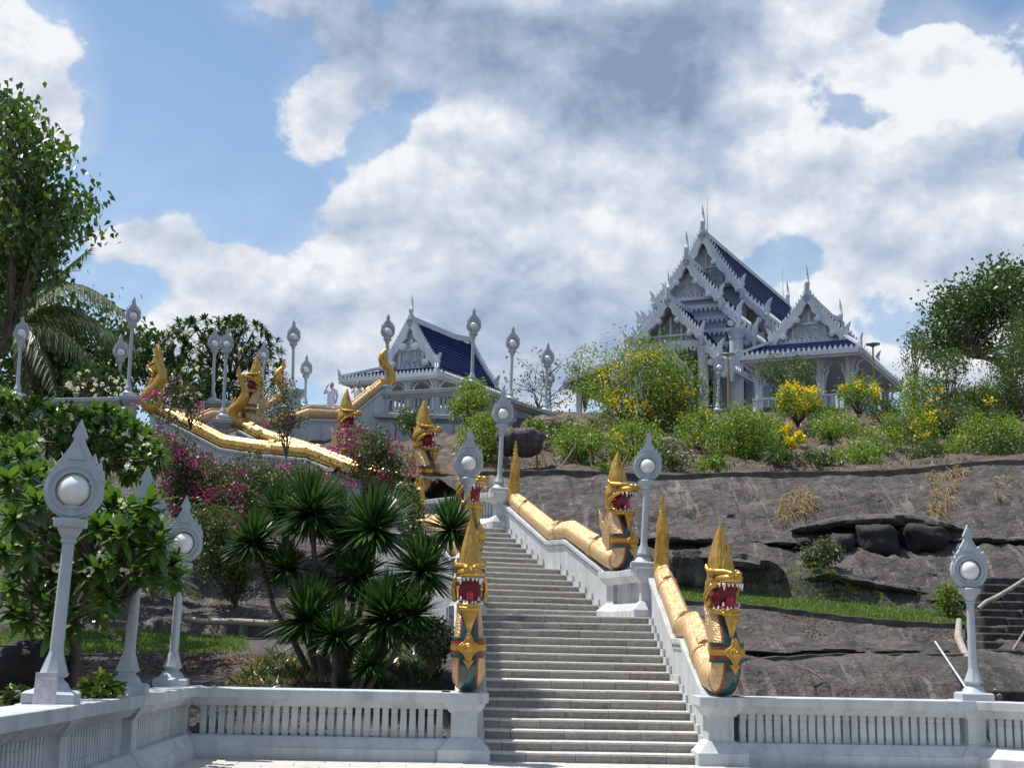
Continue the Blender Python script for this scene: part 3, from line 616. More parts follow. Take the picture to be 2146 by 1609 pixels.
# ground behind the side balustrade
mb = MB(); mb.add([(-9.3, .7, .35), (-9.2, -14, .75), (-45, -14, .75), (-45, .7, .35)], [(0, 1, 2, 3)])
setp(mb.build('garden_soil', SOIL, fix=False), kind='structure', label='shaded brown soil behind the side balustrade')
mb = MB(); mb.add([(4.9, .62, .12), (7.4, -2.6, .12), (45, -2.6, .12), (45, .62, .12)], [(0, 1, 2, 3)])
setp(mb.build('garden_soil', SOIL, fix=False), kind='structure', label='dark soil strip behind the short angled balustrade')
def kerb(label, pts, h=.22, w=.16, m=KERB, name='concrete_kerb', below=.4):
    zz = np.array([p[2] for p in pts]); k_ = 4; zp = np.pad(zz, k_, mode='edge'); zs = np.array([zp[i:i+2*k_+1].mean() for i in range(len(zz))])
    for p, q in zip(pts, zs): p[2] = q
    mb = MB(); rg = []
    for i, p in enumerate(pts):
        d = pts[min(i+1, len(pts)-1)]-pts[max(i-1, 0)]; s = arr(d[1], -d[0]); s = s/np.linalg.norm(s); j = .015*math.sin(i*2.1)
        rg.append([(p[0]+s[0]*a, p[1]+s[1]*a, p[2]+b+j) for a, b in ((-w/2, -below), (-w/2, h), (w/2, h), (w/2, -below))])
    mb.rings(rg); o = mb.build(name, m, bevel=.012); return setp(o, label, 'kerb', 'concrete kerbs on the slopes')
kerb('mossy kerb along the foot of the grass strip', [arr(x, 9.15, ZR(x, 9.15)-.08) for x in np.linspace(1.0, 9.2, 34)], h=.16)
kerb('dark kerb edging the foot of the shrub slope', [arr(x, 19.2, ZR(x, 19.2)-.1) for x in np.linspace(-3.6, 15.0, 50)], h=.24, w=.2)
kerb('low broken kerb across the bottom rock slabs', [arr(x, 5.0, ZR(x, 5.0)-.14) for x in np.linspace(.9, 6.6, 26)], h=.17)
kerb('dark kerb below the fallen log', [arr(x, 10.6, ZL(x, 10.75)-.25) for x in np.linspace(-9.4, -5.6, 14)], h=.25, w=.2)
# earth steps with dark timber risers behind the front balustrade
SB = [(6.9, 1366, 'upper'), (5.6, 1392, 'middle'), (4.6, 1413, 'lower')]
for k, (Y, py, nm) in enumerate(SB):
    a, b = at(60, py+4, Y), at(525-k*8, py, Y)
    o = MB(); o.box(0, b[0]-a[0], 0, .12, -.45, 0); e = o.build('timber_riser', KERB, None, bevel=.015); e.location = tuple(a); e.rotation_euler = (0, -math.atan2(b[2]-a[2], b[0]-a[0]), 0)
    setp(e, {'upper': 'dark timber edge below the grass, topmost of three', 'middle': 'dark timber edge between two litter covered earth steps', 'lower': 'dark timber edge nearest the front balustrade'}[nm], 'timber edge', 'timber edged earth steps')
    o = MB(); o.add([(a[0], Y+.1, a[2]-.02), (b[0], Y+.1, b[2]-.02), (b[0], Y+1.2, b[2]+.03), (a[0], Y+1.2, a[2]+.03)], [(0, 1, 2, 3)]) if k else None
    if k: setp(o.build('earth_tread', SOIL, fix=False), kind='structure', label='brown litter on an earth step')
# old black stone steps at the picture edge
st = empty('old_stone_steps', tuple(at(2100, 1440, 3.0)), label='old black mossy stone steps climbing beside the lamp', cat='steps')
o0 = np.array(st.location)
for k in range(15):
    Y = 2.2+k*.62; a = at(2062+rnd.uniform(-8, 8)-k*.5, 1447-k*17.2, Y); x = 0.0
    while x < 4.2:
        l = rnd.uniform(.55, 1.3); mb = MB(); mb.box(0, l-.02, 0, .8, -.55, 0); o = mb.mesh('step_slab', OLDSTEP, bevel=.035); link('step_slab', o, st, tuple(a-o0+arr(x, rnd.uniform(-.05, .05), rnd.uniform(-.02, .02))), (rnd.uniform(-.03, .03), rnd.uniform(-.02, .02), rnd.uniform(-.05, .05))); x += l


def ledge(label, Y, pts, th=.3, out=.45, seed=1, m=ROCK):
    """overhanging rib of rock along a crack in the cliff"""
    n = 70; a = np.array(pts, float); xs = np.linspace(a[0, 0], a[-1, 0], n); rg = []
    for i, x in enumerate(xs):
        p = at(x, np.interp(x, a[:, 0], a[:, 1]), Y); e = min(1, (5*min(i, n-1-i)/n)**.6+.02); q = []
        for k in range(12):
            w = 2*pi*k/12; d = arr(0, math.cos(w)*(out+.25), math.sin(w)*th*.5)*e
            nz = fbm(arr(p[0]*1.3, k*.6+seed*7, i*.02), 4, seed); q.append(tuple(p+d*(1+.32*float(nz))+arr(0, .25, th*.5+.07*float(fbm(arr(p[0]*.9, seed*3.3, .5), 3, seed)))))
        rg.append(q)
    mb = MB(); mb.rings(rg); o = mb.build('rock_ledge', m, smooth=50); setp(o, label, kind='structure')
ledge('overhanging rock rib above the long crack', 13.75, [(1330, 1138), (1450, 1141), (1600, 1146), (1720, 1150)], .22, .34, 1)
ledge('overhanging rock rib above the black boulders', 14.2, [(1660, 1126), (1760, 1108), (1900, 1098), (2030, 1118)], .34, .46, 2)
ledge('overhanging rock rib at the end of the crack', 13.8, [(1990, 1138), (2080, 1140), (2190, 1135)], .2, .34, 3)
ledge('undercut rock brow over the grass strip', 11.6, [(1395, 1185), (1480, 1190), (1560, 1200), (1650, 1215)], .45, .65, 4)
ledge('undercut rock brow over the middle of the grass strip', 11.5, [(1650, 1222), (1760, 1222), (1850, 1236), (1990, 1256)], .24, .28, 5)
ledge('rounded lip of the middle rock slab', 5.25, [(1520, 1372), (1650, 1376), (1800, 1374), (2000, 1368)], .16, .2, 6)
# ================================================================== lamps
def lamp_meshes():
    D = {}
    mb = MB(); mb.sqloft([(.285, .285, 0), (.285, .285, .11), (.25, .25, .135)]); mb.lathe([(.25, .12), (.20, .16), (.165, .22), (.12, .255), (.115, .28), (.155, .30), (.165, .33)], 20)
    mb.lathe([(.165, .325), (.155, .345), (.085, .55), (.083, .57)], 8, rot=pi/8); D['pedestal'] = mb.mesh('pedestal', LAMPW, 40)
    mb = MB(); mb.lathe([(.078, 0), (.074, .4), (.068, 1)], 18); D['shaft'] = mb.mesh('shaft', LAMPW, 40)
    mb = MB(); mb.lathe([(.07, 0), (.092, .012), (.092, .04), (.078, .055), (.10, .085), (.135, .15), (.14, .175), (.188, .185), (.195, .20), (.195, .27), (.18, .285)], 24); D['capital'] = mb.mesh('capital', LAMPW, 40)
    # ring with flame outline, local centre at the globe
    mb = MB(); n = 72; out = []
    for j in range(n):
        a = 2*pi*j/n; dv = abs((a-pi/2+pi) % (2*pi)-pi); r = .335
        if dv < R(62):
            k = 1-dv/R(62); r = .335+.17*k**1.5
        out.append((r*math.cos(a), r*math.sin(a)))
    inn = [(.205*math.cos(2*pi*j/n), .205*math.sin(2*pi*j/n)) for j in range(n)]; mid = [(.27*math.cos(2*pi*j/n), .27*math.sin(2*pi*j/n)) for j in range(n)]
    t = .075
    def rg(p, y, k=1.0): return [(x*k, y, z*k) for x, z in p]
    mb.rings([rg(inn, -t), rg(inn, -t-.012, 1.03), rg(inn, -t-.012, 1.12), rg(inn, -t+.008, 1.14), rg(mid, -t+.008), rg(mid, -t-.01, 1.02), rg(mid, -t-.01, 1.10), rg(mid, -t+.012, 1.12), rg(out, -t+.02, .985), rg(out, -t+.035), rg(out, t-.035), rg(out, t-.02, .985), rg(mid, t), rg(inn, t), rg(inn, -t)], cap0=False, cap1=False)
    D['ring'] = mb.mesh('ring', LAMPW, 35)
    mb = MB()
    hp_ = [(.165, .40), (.125, .46), (.092, .52), (.064, .575), (.058, .605), (.088, .632), (.056, .705), (.024, .775)]; fp = [(-x, z_) for x, z_ in hp_]+[(0, .845)]+hp_[::-1]
    mb.prism(fp, -.055, .055)
    mb.prism([(-.10, .36), (.10, .36), (0, .56)], -.085, -.05)
    for s in (-1, 1):
        for (a0, sz) in ((28, .12), (45, .12), (62, .11)):
            a = R(90-s*(90-a0)) if s > 0 else R(90+(90-a0)); c, q = math.cos(a), math.sin(a); r0 = .345+.10*max(0, (a0-28)/62)
            tx, tz = -s*q*s*s, c*s
            mb.prism([(c*r0-tx*.05*s, q*r0-tz*.05), (c*(r0-.06)+0, q*(r0-.06)), (c*(r0-.05), q*(r0-.05)+.07), (c*(r0+.012), q*(r0+.012)+.085)], -.06, .06)
    D['finial'] = mb.mesh('finial', LAMPW, bevel=.008)
    mb = MB(); mb.ell((0, 0, 0), (.19, .19, .19), 24, 16); D['globe'] = mb.mesh('globe', GLOBE, 180)
    mb = MB(); mb.lathe([(.09, -.30), (.09, -.215), (.11, -.21), (.11, -.175), (.07, -.16)], 16); D['socket'] = mb.mesh('socket', LAMPW, 40)
    return D
LM = lamp_meshes()
def lamp(label, base, H, s=1.0, rz=0.0, tilt=0.0, rm=.0):
    """base: world point; H: full height"""
    t = empty('lamp_post', tuple(base), rz, label=label, cat='lamp post', group='white flame topped globe lamps'); t.rotation_euler = (0, tilt, rz)
    link('pedestal', LM['pedestal'], t, scale=s)
    zt = H-.845*s-.335*s+.0; zg = H-.845*s            # globe centre
    capz = zg-.335*s-.275*s; sh0 = .56*s
    link('shaft', LM['shaft'], t, (0, 0, sh0), scale=(s, s, max(.1, capz-sh0)))
    link('capital', LM['capital'], t, (0, 0, capz), scale=s)
    r = link('ring', LM['ring'], t, (0, 0, zg), scale=s); link('finial', LM['finial'], t, (0, 0, zg), scale=s)
    link('globe', LM['globe'], t, (0, -.0, zg), scale=s); link('socket', LM['socket'], t, (0, 0, zg), scale=s)
    return t
def lamp_px(label, tip, base, Y, ringpx, rz=0.0):
    B = at(*base, Y); T = at(*tip, Y); d = (B-CAM)@fw; s = ringpx*d/FPX/.67
    return lamp(label, B, T[2]-B[2], s, rz, math.atan2(T[0]-B[0], T[2]-B[2]))
lamp('biggest lamp at the left edge, with a torn paper notice on its foot', LA+arr(-.03, .02, 1.16), 3.12, .96, .12, .03)
lamp('front lamp mostly swallowed by frangipani leaves, only tip and shaft showing', LD+arr(0, 0, 1.16), 3.16, 1.0, .1, .03)
lamp('front lamp whose globe is half covered by frangipani leaves, on the corner post', CL+arr(-.15, -.1, 1.16), 3.25, 1.0, .1, .02)
lamp('lamp cut off by the picture edge, nearest to the viewer', LX+arr(-.32, .75, 1.16), 3.1, 1.0, .1, .03)
lamp('lamp beside the old black stone steps', CR+arr(.03, -.0, 1.16), 3.08, .97, -.1, 0)
lamp('lamp on the first landing post beside a serpent tail, before bare rock', PA+arr(-.1, 0, 1.15), 3.12, .97, -.1, .045)
lamp('lamp standing between two gaping serpent heads above the dracaena', PA2+arr(-.03, 0, 1.15), 3.1, 1.0, -.05, .02)
lamp('lamp at the top of the second parapet, before a dark rock hollow', PC+arr(-.02, 0, 1.1), 3.15, .95, .1, .03)
lamp_px('tall lamp left of the upright serpents, on the high landing post', (281, 622), (268, 830), 28.0, 33.6, .5)
lamp_px('shorter lamp close behind the tall lamp by the palm fronds', (254, 700), (249, 850), 31.0, 32, .5)
lamp_px('lonely lamp under the palm fronds near the picture edge', (47, 657), (36, 832), 29.0, 34, .5)
lamp_px('lamp rising directly beside the golden tail curl left of the red mouth serpent', (477, 686), (467, 876), 26.9, 29.5, .3)
lamp_px('lamp behind the shrubs before the dark frangipani crown', (451, 685), (446, 842), 35.0, 28.7, .3)
lamp_px('lamp partly hidden behind the crest of the red mouth serpent', (553, 715), (550, 850), 36.0, 23.5, .3)
lamp_px('lamp on the broad post at the top of the far parapet, against open sky', (616, 670), (613, 820), 34.2, 29, .2)
lamp_px('smaller lamp to the side of the two visitors, against open sky', (643, 743), (639, 855), 38.0, 25.5, .3)
lamp_px('lamp on the terrace post just before the small pavilion gable', (814, 657), (808, 814), 32.6, 30.7, .2)
lamp_px('lamp on the terrace corner post before the pavilion roof ridge', (994, 645), (989, 806), 33.0, 31.3, .1)
lamp_px('lamp halfway along the receding terrace balustrade', (1076, 683), (1069, 840), 36.4, 30.0, .1)
lamp_px('lamp on the last terrace post before the bare little tree', (1149, 717), (1143, 864), 40.0, 28.2, .1)
lamp_px('little distant lamp just above the pavilion eave', (1011, 773), (1010, 850), 47.0, 20, .2)
lamp_px('little distant lamp behind the bare tree', (1153, 770), (1152, 868), 52.0, 20, .2)
lamp_px('small lamp standing before the big temple porch', (1508, 741), (1504, 863), 47.5, 23.8, -.2)
# torn notice pasted round the biggest lamp's foot
mb = MB(); mb.box(-.115, .115, -.012, 0, 0, .33); mb.box(-.09, .10, -.016, -.012, .04, .27)
t = mb.build('paper_notice', PAPER, bevel=.002); t.location = tuple(LA+arr(.02, -.42, 1.17)); t.rotation_euler = (R(-12), 0, .12); setp(t, 'torn paper notice stuck to the foot of the biggest lamp', 'notice')

# ================================================================== serpents
def loft_sections(mb, secs, n=16, pw=2.4, mi=0):
    """secs: forward, z centre, half width, half height"""
    rg = []
    for f, z, w, h in secs:
        r = []
        for j in range(n):
            a = 2*pi*j/n; c, s_ = math.cos(a), math.sin(a); e = 2/pw
            r.append((w*math.copysign(abs(c)**e, c), -f, z+h*math.copysign(abs(s_)**e, s_)))
        rg.append(r)
    mb.rings(rg, mi)
def head_meshes():
    D = {}
    mb = MB(); loft_sections(mb, [(-.36, 1.82, .10, .10), (-.28, 1.85, .23, .22), (-.12, 1.92, .29, .25), (.05, 1.98, .30, .17), (.2, 2.0, .28, .125), (.34, 2.0, .25, .10), (.46, 2.0, .215, .085), (.53, 2.005, .15, .06), (.56, 2.01, .06, .03)])
    for s in (-1, 1):
        mb.ell((s*.085, -.5, 2.075), (.07, .075, .06)); mb.tube([(s*.06, -.44, 2.10), (s*.17, -.33, 2.12), (s*.265, -.16, 2.12), (s*.29, .02, 2.14), (s*.30, .10, 2.21), (s*.28, .13, 2.27)], [.04, .05, .055, .05, .035, .01], 8)
        mb.tube([(s*.27, -.30, 1.93), (s*.315, -.12, 1.86), (s*.325, .03, 1.76), (s*.32, .10, 1.66), (s*.30, .05, 1.56), (s*.295, -.03, 1.60), (s*.30, -.01, 1.68)], [.03, .045, .055, .06, .055, .04, .02], 8)
    for k in range(13):
        a = -1.25+2.5*k/12; mb.ell((.245*math.sin(a), -.50*math.cos(a)*(1 if abs(a) < 1.2 else 1)-.0, 1.935), (.035, .035, .028), 6, 4)
    for s in (-1, 1):
        for k in range(5): mb.ell((s*(.10+.045*k), -.40+.09*k, 2.10+.012*k), (.04, .05, .05), 6, 4)
    D['upper_jaw'] = mb.mesh('upper_jaw', GOLDP, 50)
    mb = MB(); loft_sections(mb, [(-.30, 1.60, .16, .16), (-.2, 1.57, .235, .17), (-.05, 1.50, .255, .12), (.1, 1.46, .26, .09), (.24, 1.445, .245, .075), (.36, 1.45, .21, .06), (.44, 1.455, .15, .045), (.47, 1.46, .05, .02)])
    mb.tube([(-.2, -.36, 1.41), (-.1, -.445, 1.40), (.1, -.445, 1.40), (.2, -.36, 1.41)], .035, 8)
    D['lower_jaw'] = mb.mesh('lower_jaw', GOLDP, 50)
    mb = MB(); loft_sections(mb, [(-.2, 1.70, .2, .16), (.0, 1.69, .24, .19), (.16, 1.69, .225, .21), (.2, 1.69, .21, .2)]); mb.box(-.22, .22, -.4, 0, 1.50, 1.535); mb.box(-.22, .22, -.42, 0, 1.885, 1.905); D['mouth'] = mb.mesh('mouth', MOUTH, 50)
    mb = MB(); mb.ell((0, -.26, 1.56), (.085, .14, .08)); mb.ell((0, -.31, 1.62), (.08, .05, .09)); D['tongue'] = mb.mesh('tongue', TONGUE, 180)
    mb = MB(); mb.lathe([(.024, 0), (.021, .03), (.012, .07), (.002, .1)], 7, sq=(1, .8)); D['tooth'] = mb.mesh('tooth', TOOTH, 180)
    # crest: stacked fluted leaves narrowing to a needle
    mb = MB(); n = 20; rg = []
    for z, r, f in [(2.0, .27, -.02), (2.12, .28, -.02), (2.15, .25, -.02), (2.22, .262, -.03), (2.36, .232, -.05), (2.5, .195, -.06), (2.64, .15, -.06), (2.78, .10, -.05), (2.9, .05, -.035), (3.0, .006, -.02)]:
        rg.append([(r*(1+.10*math.cos(4*2*pi*j/n+pi))*math.cos(2*pi*j/n), -f+r*.85*(1+.10*math.cos(4*2*pi*j/n+pi))*math.sin(2*pi*j/n), z) for j in range(n)])
    mb.rings(rg); D['crest'] = mb.mesh('crest', GOLDP, 60)
    mb = MB()
    for (x, z0, w, h, f) in [(0, 2.06, .13, .42, .225), (-.13, 2.05, .09, .3, .18), (.13, 2.05, .09, .3, .18), (0, 2.25, .09, .5, .17), (-.08, 2.22, .07, .4, .17), (.08, 2.22, .07, .4, .17), (-.2, 2.04, .06, .3, .1), (.2, 2.04, .06, .3, .1)]:
        s0 = len(mb.v); mb.prism([(-w, 0), (w, 0), (w*.9, h*.35), (w*.35, h*.7), (0, h), (-w*.35, h*.7), (-w*.9, h*.35)], -.02, .02); mb.xf(Matrix.Translation((x, -f, z0)) @ Matrix.Rotation(R(-14), 4, 'X'), s0)
    D['crest_leaf'] = mb.mesh('crest_leaf', GOLDP, bevel=.008)
    fl = [(.0, 1.62), (-.16, 1.55), (-.30, 1.62), (-.36, 1.78), (-.30, 1.92), (-.40, 2.02), (-.46, 2.2), (-.33, 2.14), (-.28, 2.3), (-.30, 2.48), (-.18, 2.34), (-.10, 2.18), (-.02, 2.0)]
    mb = MB(); mb.prism([(f, z) for f, z in fl], -.035, .035); mb.xf(Matrix(((0, 1, 0, 0), (-1, 0, 0, 0), (0, 0, 1, 0), (0, 0, 0, 1)))); D['ear_fin'] = mb.mesh('ear_fin', GOLDP, bevel=.012)
    mb = MB(); mb.rings([[(w*math.cos(2*pi*j/12), -f+d*math.sin(2*pi*j/12), z) for j in range(12)] for z, w, d, f in [(1.44, .17, .09, .33), (1.36, .175, .085, .36), (1.33, .15, .075, .36), (1.30, .155, .075, .37), (1.18, .10, .06, .37), (1.06, .055, .045, .35), (.94, .03, .03, .33), (.86, .005, .006, .35)]]); D['beard'] = mb.mesh('beard', GOLDP, 60)
    bf = [(-.25, .55), (-.40, .62), (-.52, .80), (-.50, .98), (-.58, 1.12), (-.60, 1.36), (-.64, 1.6), (-.52, 1.40), (-.46, 1.22), (-.40, 1.32), (-.36, 1.46), (-.30, 1.24), (-.24, 1.0)]
    mb = MB(); mb.prism([(f, z) for f, z in bf], -.05, .05); mb.xf(Matrix(((0, 1, 0, 0), (-1, 0, 0, 0), (0, 0, 1, 0), (0, 0, 0, 1)))); D['back_fin'] = mb.mesh('back_fin', GOLD, bevel=.018)
    for nm, m, z0, z1, r in (('belt_band', GREEN, .58, .645, .332), ('belt_band', RED, .645, .70, .325), ('belt_band', GOLDP, .70, .80, .338), ('belt_band', RED, .80, .86, .325), ('belt_band', GREEN, .86, .92, .33)):
        mb = MB(); mb.lathe([(r-.05, z0), (r, z0), (r+.004, (z0+z1)/2), (r, z1), (r-.05, z1)], 28, c=(0, -.155, 0)); D.setdefault('belts', []).append(mb.mesh(nm, m, 30))
    mb = MB(); pet = []
    for j in range(32):
        a = 2*pi*j/32; k = abs(math.cos(2*a)); k2 = .62+.38*k**3; rx, rz = (.235, .30); pet.append((rx*k2*math.cos(a)*(1+.0), rz*k2*math.sin(a)))
    mb.prism(pet, -.03, .05); mb.prism([(.72*x, .72*z) for x, z in pet], -.055, -.02); mb.ell((0, -.05, 0), (.10, .045, .10), 16, 8); mb.ell((0, -.09, 0), (.045, .03, .045)); mb.prism([(-.12, -.24), (.12, -.24), (.05, -.33), (0, -.42), (-.05, -.33)], -.03, .04)
    D['medallion'] = mb.mesh('medallion', GOLDP, bevel=.012)
    mb = MB(); mb.ell((0, 0, 0), (.055, .055, .055)); D['eye'] = mb.mesh('eye', EYE, 180)
    mb = MB(); mb.lathe([(.06, -.02), (.085, .02), (.05, .10), (.075, .17), (.04, .25), (.055, .30), (.025, .38), (.035, .42), (.004, .5)], 12); D['tail_bead'] = mb.mesh('tail_bead', GOLDP, 50)
    return D
HM = head_meshes()
TEETH = [(s*x, f, 1.925, L, 1) for s in (-1, 1) for x, f, L in ((.05, .50, .72), (.125, .475, .75), (.20, .43, 1.35), (.24, .32, .8), (.258, .20, .75), (.268, .06, 1.0))] + \
        [(s*x, f, 1.475, L, -1) for s in (-1, 1) for x, f, L in ((.05, .43, .65), (.115, .41, .7), (.18, .36, 1.4), (.225, .25, .75), (.245, .12, .7))]
def smooth_path(pts, it=2, keep=0):
    P = [np.asarray(p, float) for p in pts]
    if keep:
        Q = [P[0]]
        for a, b in zip(P[:-1], P[1:]):
            L_ = np.linalg.norm(b-a); f_ = min(.45, keep/max(L_, 1e-6)); Q += [a+(b-a)*f_, b-(b-a)*f_, b]
        P = Q
    for _ in range(it):
        Q = [P[0]]
        for a, b in zip(P[:-1], P[1:]): Q += [a*.75+b*.25, a*.25+b*.75]
        P = Q+[P[-1]]
    return P
def serpent(label, path, yaw, s=1.0, r0=.25, r1=.19, tail=1.45, tail_dir=None, curl=0.0, headz=0.0, tailw=1.0, no_tail=False, bm=None):
    """path: world points on top of the parapet from the head end up to the tail; yaw: facing, 0 = -Y, positive turns to +X"""
    B = np.asarray(path[0], float); t = empty('serpent_statue', tuple(B), yaw, label=label, cat='serpent statue', group='golden crowned serpents on the stair parapets', scale=s)
    Mi = Matrix.Rotation(-yaw, 3, 'Z')
    L = [np.array(Mi @ Vector(np.asarray(p, float)-B))/s for p in path]
    e0 = L[1]-L[0]; e0 = e0/np.linalg.norm(e0)
    neck = [np.array(p) for p in [(0, -.02, .27), (0, -.14, .40), (0, -.17, .60), (0, -.13, .85), (0, -.03, 1.10), (0, .06, 1.32), (0, .09, 1.5), (0, .06, 1.66), (0, .0, 1.8)]]
    body = [p+np.array([0, 0, r0+(r1-r0)*i/(len(L)-1)]) for i, p in enumerate(L)]
    body[0] = L[0]+e0*.42+np.array([0, 0, r0+.0])
    e1 = L[-1]-L[-2]; e1 = e1/np.linalg.norm(e1) if tail_dir is None else np.array(Mi @ Vector(tail_dir))
    T = body[-1]; h = np.array([e1[0], e1[1], 0]); h = h/(np.linalg.norm(h)+1e-9)
    bpts = smooth_path(neck[:1][::-1]+body, 2, .22)
    # main trunk
    cs = np.cumsum([0]+[np.linalg.norm(b-a) for a, b in zip(bpts[:-1], bpts[1:])]); rad = [r0+.02-(r0-r1)*c/cs[-1] for c in cs]
    q_ = curl; tl = smooth_path([T-h*.12, T+h*(.10+.1*q_)+arr(0, 0, .02), T+h*(.22+.22*q_)+arr(0, 0, .22), T+h*(.20+.24*q_)+arr(0, 0, .50), T+h*(.10-.05*q_)+arr(0, 0, .85), T+h*(.04-.18*q_)+arr(0, 0, .3*tail+.7), T+h*(.10+.12*q_)+arr(0, 0, tail)], 2)
    nk = smooth_path([bpts[0]+e0*.18]+neck, 2); ncs = np.linspace(0, 1, len(nk)); nr = np.interp(ncs, [0, .15, .3, .45, .6, .75, .88, 1], [.24, .26, .265, .26, .225, .195, .19, .205])
    mb = MB(); mb.tube(bpts, rad, 16); link('body', mb.mesh('body', bm or GOLD, 60), t)
    def sweep_front(pts, rr, a0, a1, k, dz, n=10):
        rg = []
        for i, p in enumerate(pts):
            tg = pts[min(i+1, len(pts)-1)]-pts[max(i-1, 0)]; tg = tg/np.linalg.norm(tg); sd = np.array([1.0, 0, 0]); fr = np.cross(sd, tg); fr = -fr if fr[1] > 0 and tg[2] > .3 else fr
            if tg[2] <= .3 and fr[2] > 0: fr = -fr
            rg.append([tuple(p+(sd*math.cos(q)+fr*math.sin(q))*(rr[i]*k+dz)) for q in np.linspace(a0, a1, n)]+[tuple(p+(sd*math.cos(q)+fr*math.sin(q))*(rr[i]*k-.03)) for q in np.linspace(a1, a0, n)])
        return rg
    mb = MB(); mb.rings([[tuple(p) for p in r[:24]] for r in sweep_front(nk, nr, 0, 2*pi*23/24, 1, 0, 24)]); link('neck', mb.mesh('neck', GOLD, 60), t)
    m1 = max(2, int(len(nk)*.12)); m2 = int(len(nk)*.9)
    mb = MB(); mb.rings(sweep_front(nk[m1:m2], nr[m1:m2], R(90-38), R(90+38), 1, .012)); link('belly_border', mb.mesh('belly_border', RED, 50), t)
    mb = MB(); mb.rings(sweep_front(nk[m1:m2], nr[m1:m2], R(90-29), R(90+29), 1, .024)); link('belly_panel', mb.mesh('belly_panel', GREEN, 50), t)
    # ridge along the back and woven collars
    mb = MB(); q = [p+arr(0, 0, r*.86) for p, r in zip(bpts, rad)][3:]; mb.tube(q, [r*.52 for r in rad[3:]], 10, 0, .5); link('back_ridge', mb.mesh('back_ridge', bm or GOLD, 60), t)
    for fr in (.2, .55, .86):
        k = int(np.searchsorted(cs, fr*cs[-1])); k = min(max(k, 1), len(bpts)-2); d = bpts[k+1]-bpts[k-1]; d = d/np.linalg.norm(d); c = bpts[k]
        mb = MB(); mb.tube([c-d*.13, c-d*.12, c-d*.09, c+d*.09, c+d*.12, c+d*.13], [rad[k]*1.02, rad[k]*1.09, rad[k]*1.05, rad[k]*1.05, rad[k]*1.09, rad[k]*1.02], 16); mb.tube([c-d*.12+arr(0, 0, rad[k]*.8), c+d*.12+arr(0, 0, rad[k]*.8)], rad[k]*.62, 10)
        link('collar', mb.mesh('collar', GOLD, 50), t)
    if not no_tail:
        mb = MB(); mb.tube(tl, np.interp(np.linspace(0, 1, len(tl)), [0, .2, .4, .7, .85, 1], np.array([.19, .19, .175, .135, .09, .05])*tailw), 14); tb = link('tail', mb.mesh('tail', GOLDP, 60), t)
        # flame leaves hugging the tail
        mb = MB()
        for j, (z, sz, sg) in enumerate([(.30, .5, 1), (.42, .5, -1), (.62, .5, 1), (.72, .5, -1), (.95, .42, 1), (1.02, .42, -1), (.5, .6, 0), (.85, .5, 0)]):
            p = T+h*(.17+(.16*q_ if z < .7 else -.14*q_))+arr(0, 0, z); s0 = len(mb.v); w = sz*.22
            mb.prism([(-w, 0), (w*.8, .02), (w, sz*.35), (w*.45, sz*.7), (w*.5, sz), (-w*.2, sz*.75), (-w*.9, sz*.4)], -.025, .025)
            sd = np.array([-h[1], h[0], 0])
            ang = math.atan2(h[1], h[0])+pi/2
            mb.xf(Matrix.Translation(tuple(p+sd*sg*.10*tailw-h*(.12 if sg == 0 else .0))) @ Matrix.Rotation(ang+(0 if sg == 0 else sg*1.25), 4, 'Z') @ Matrix.Rotation(R(-9*0), 4, 'Y') @ Matrix.Rotation(R(7 if sg == 0 else -6), 4, 'X'), s0)
        link('flame_leaf', mb.mesh('flame_leaf', GOLDP, bevel=.012), tb)
        link('tip_bead', HM['tail_bead'], tb, tuple(tl[-1]-arr(0, 0, .05)), scale=(tailw, tailw, .85))
    hz = headz
    for nm in ('upper_jaw', 'lower_jaw', 'mouth', 'tongue', 'crest', 'beard', 'back_fin'):
        o = link(nm, HM[nm], t, (0, 0, hz), None, (.84, 1, 1))
        if nm == 'crest': link('crest_leaf', HM['crest_leaf'], o)
        if nm == 'upper_jaw':
            for sx in (-1, 1): link('eye', HM['eye'], o, (sx*.255, -.16, 2.04))
    for sx in (-1, 1): link('ear_fin', HM['ear_fin'], t, (sx*.205, -.02, hz+.42), (0, R(-sx*3), R(sx*6)), (1.3, .8, .78))
    for x, f, z, Ls, sg in TEETH: link('tooth', HM['tooth'], t, (x*.84, -f, z+hz), (pi if sg > 0 else 0, 0, 0), (1.25*(.8+.25*Ls), 1.25*(.8+.25*Ls), .95*Ls))
    bt = empty('belt', (0, 0, 0)); bt.parent = t
    for m in HM['belts']: link('belt_band', m, bt, (0, -.02, 0), None, (.90, .90, 1))
    link('medallion', HM['medallion'], bt, (0, -.475, .75), None, (.80, 1, .86))
    return t
def par(key): return [np.array(p) for p in PAR[key]]
def serp_path(key, start, extra=None):
    P = par(key)[1:] if key in ('r1', 'l1') else par(key); return [np.asarray(start, float)]+P
p = par('r1'); serpent('gold serpent at the stair foot before the bare rock, body slanting up the parapet', [arr(.25, -.08, 1.15), arr(.22, .55, 1.25), p[2], p[3], p[4]+arr(0, -.35, -.16)], .26, tail_dir=(0, 1, 0))
p = par('l1'); serpent('gold serpent seen head on at the stair foot beside the dracaena', [arr(-4.17, -.12, 1.15), arr(-4.10, .55, 1.25), p[2], p[3], p[4]+arr(0, -.35, -.16)], -.01, tail_dir=(0, 1, 0))
p = par('r2'); serpent('gold serpent against the dark rock, on the landing above the first flight', [PB+arr(.03, -.1, 1.16), arr(p[0][0]-.2, p[0][1]+.45, 3.92), p[1], p[2], p[3]+arr(.15, -.4, -.18)], .72, tail_dir=(-.34, .94, 0))
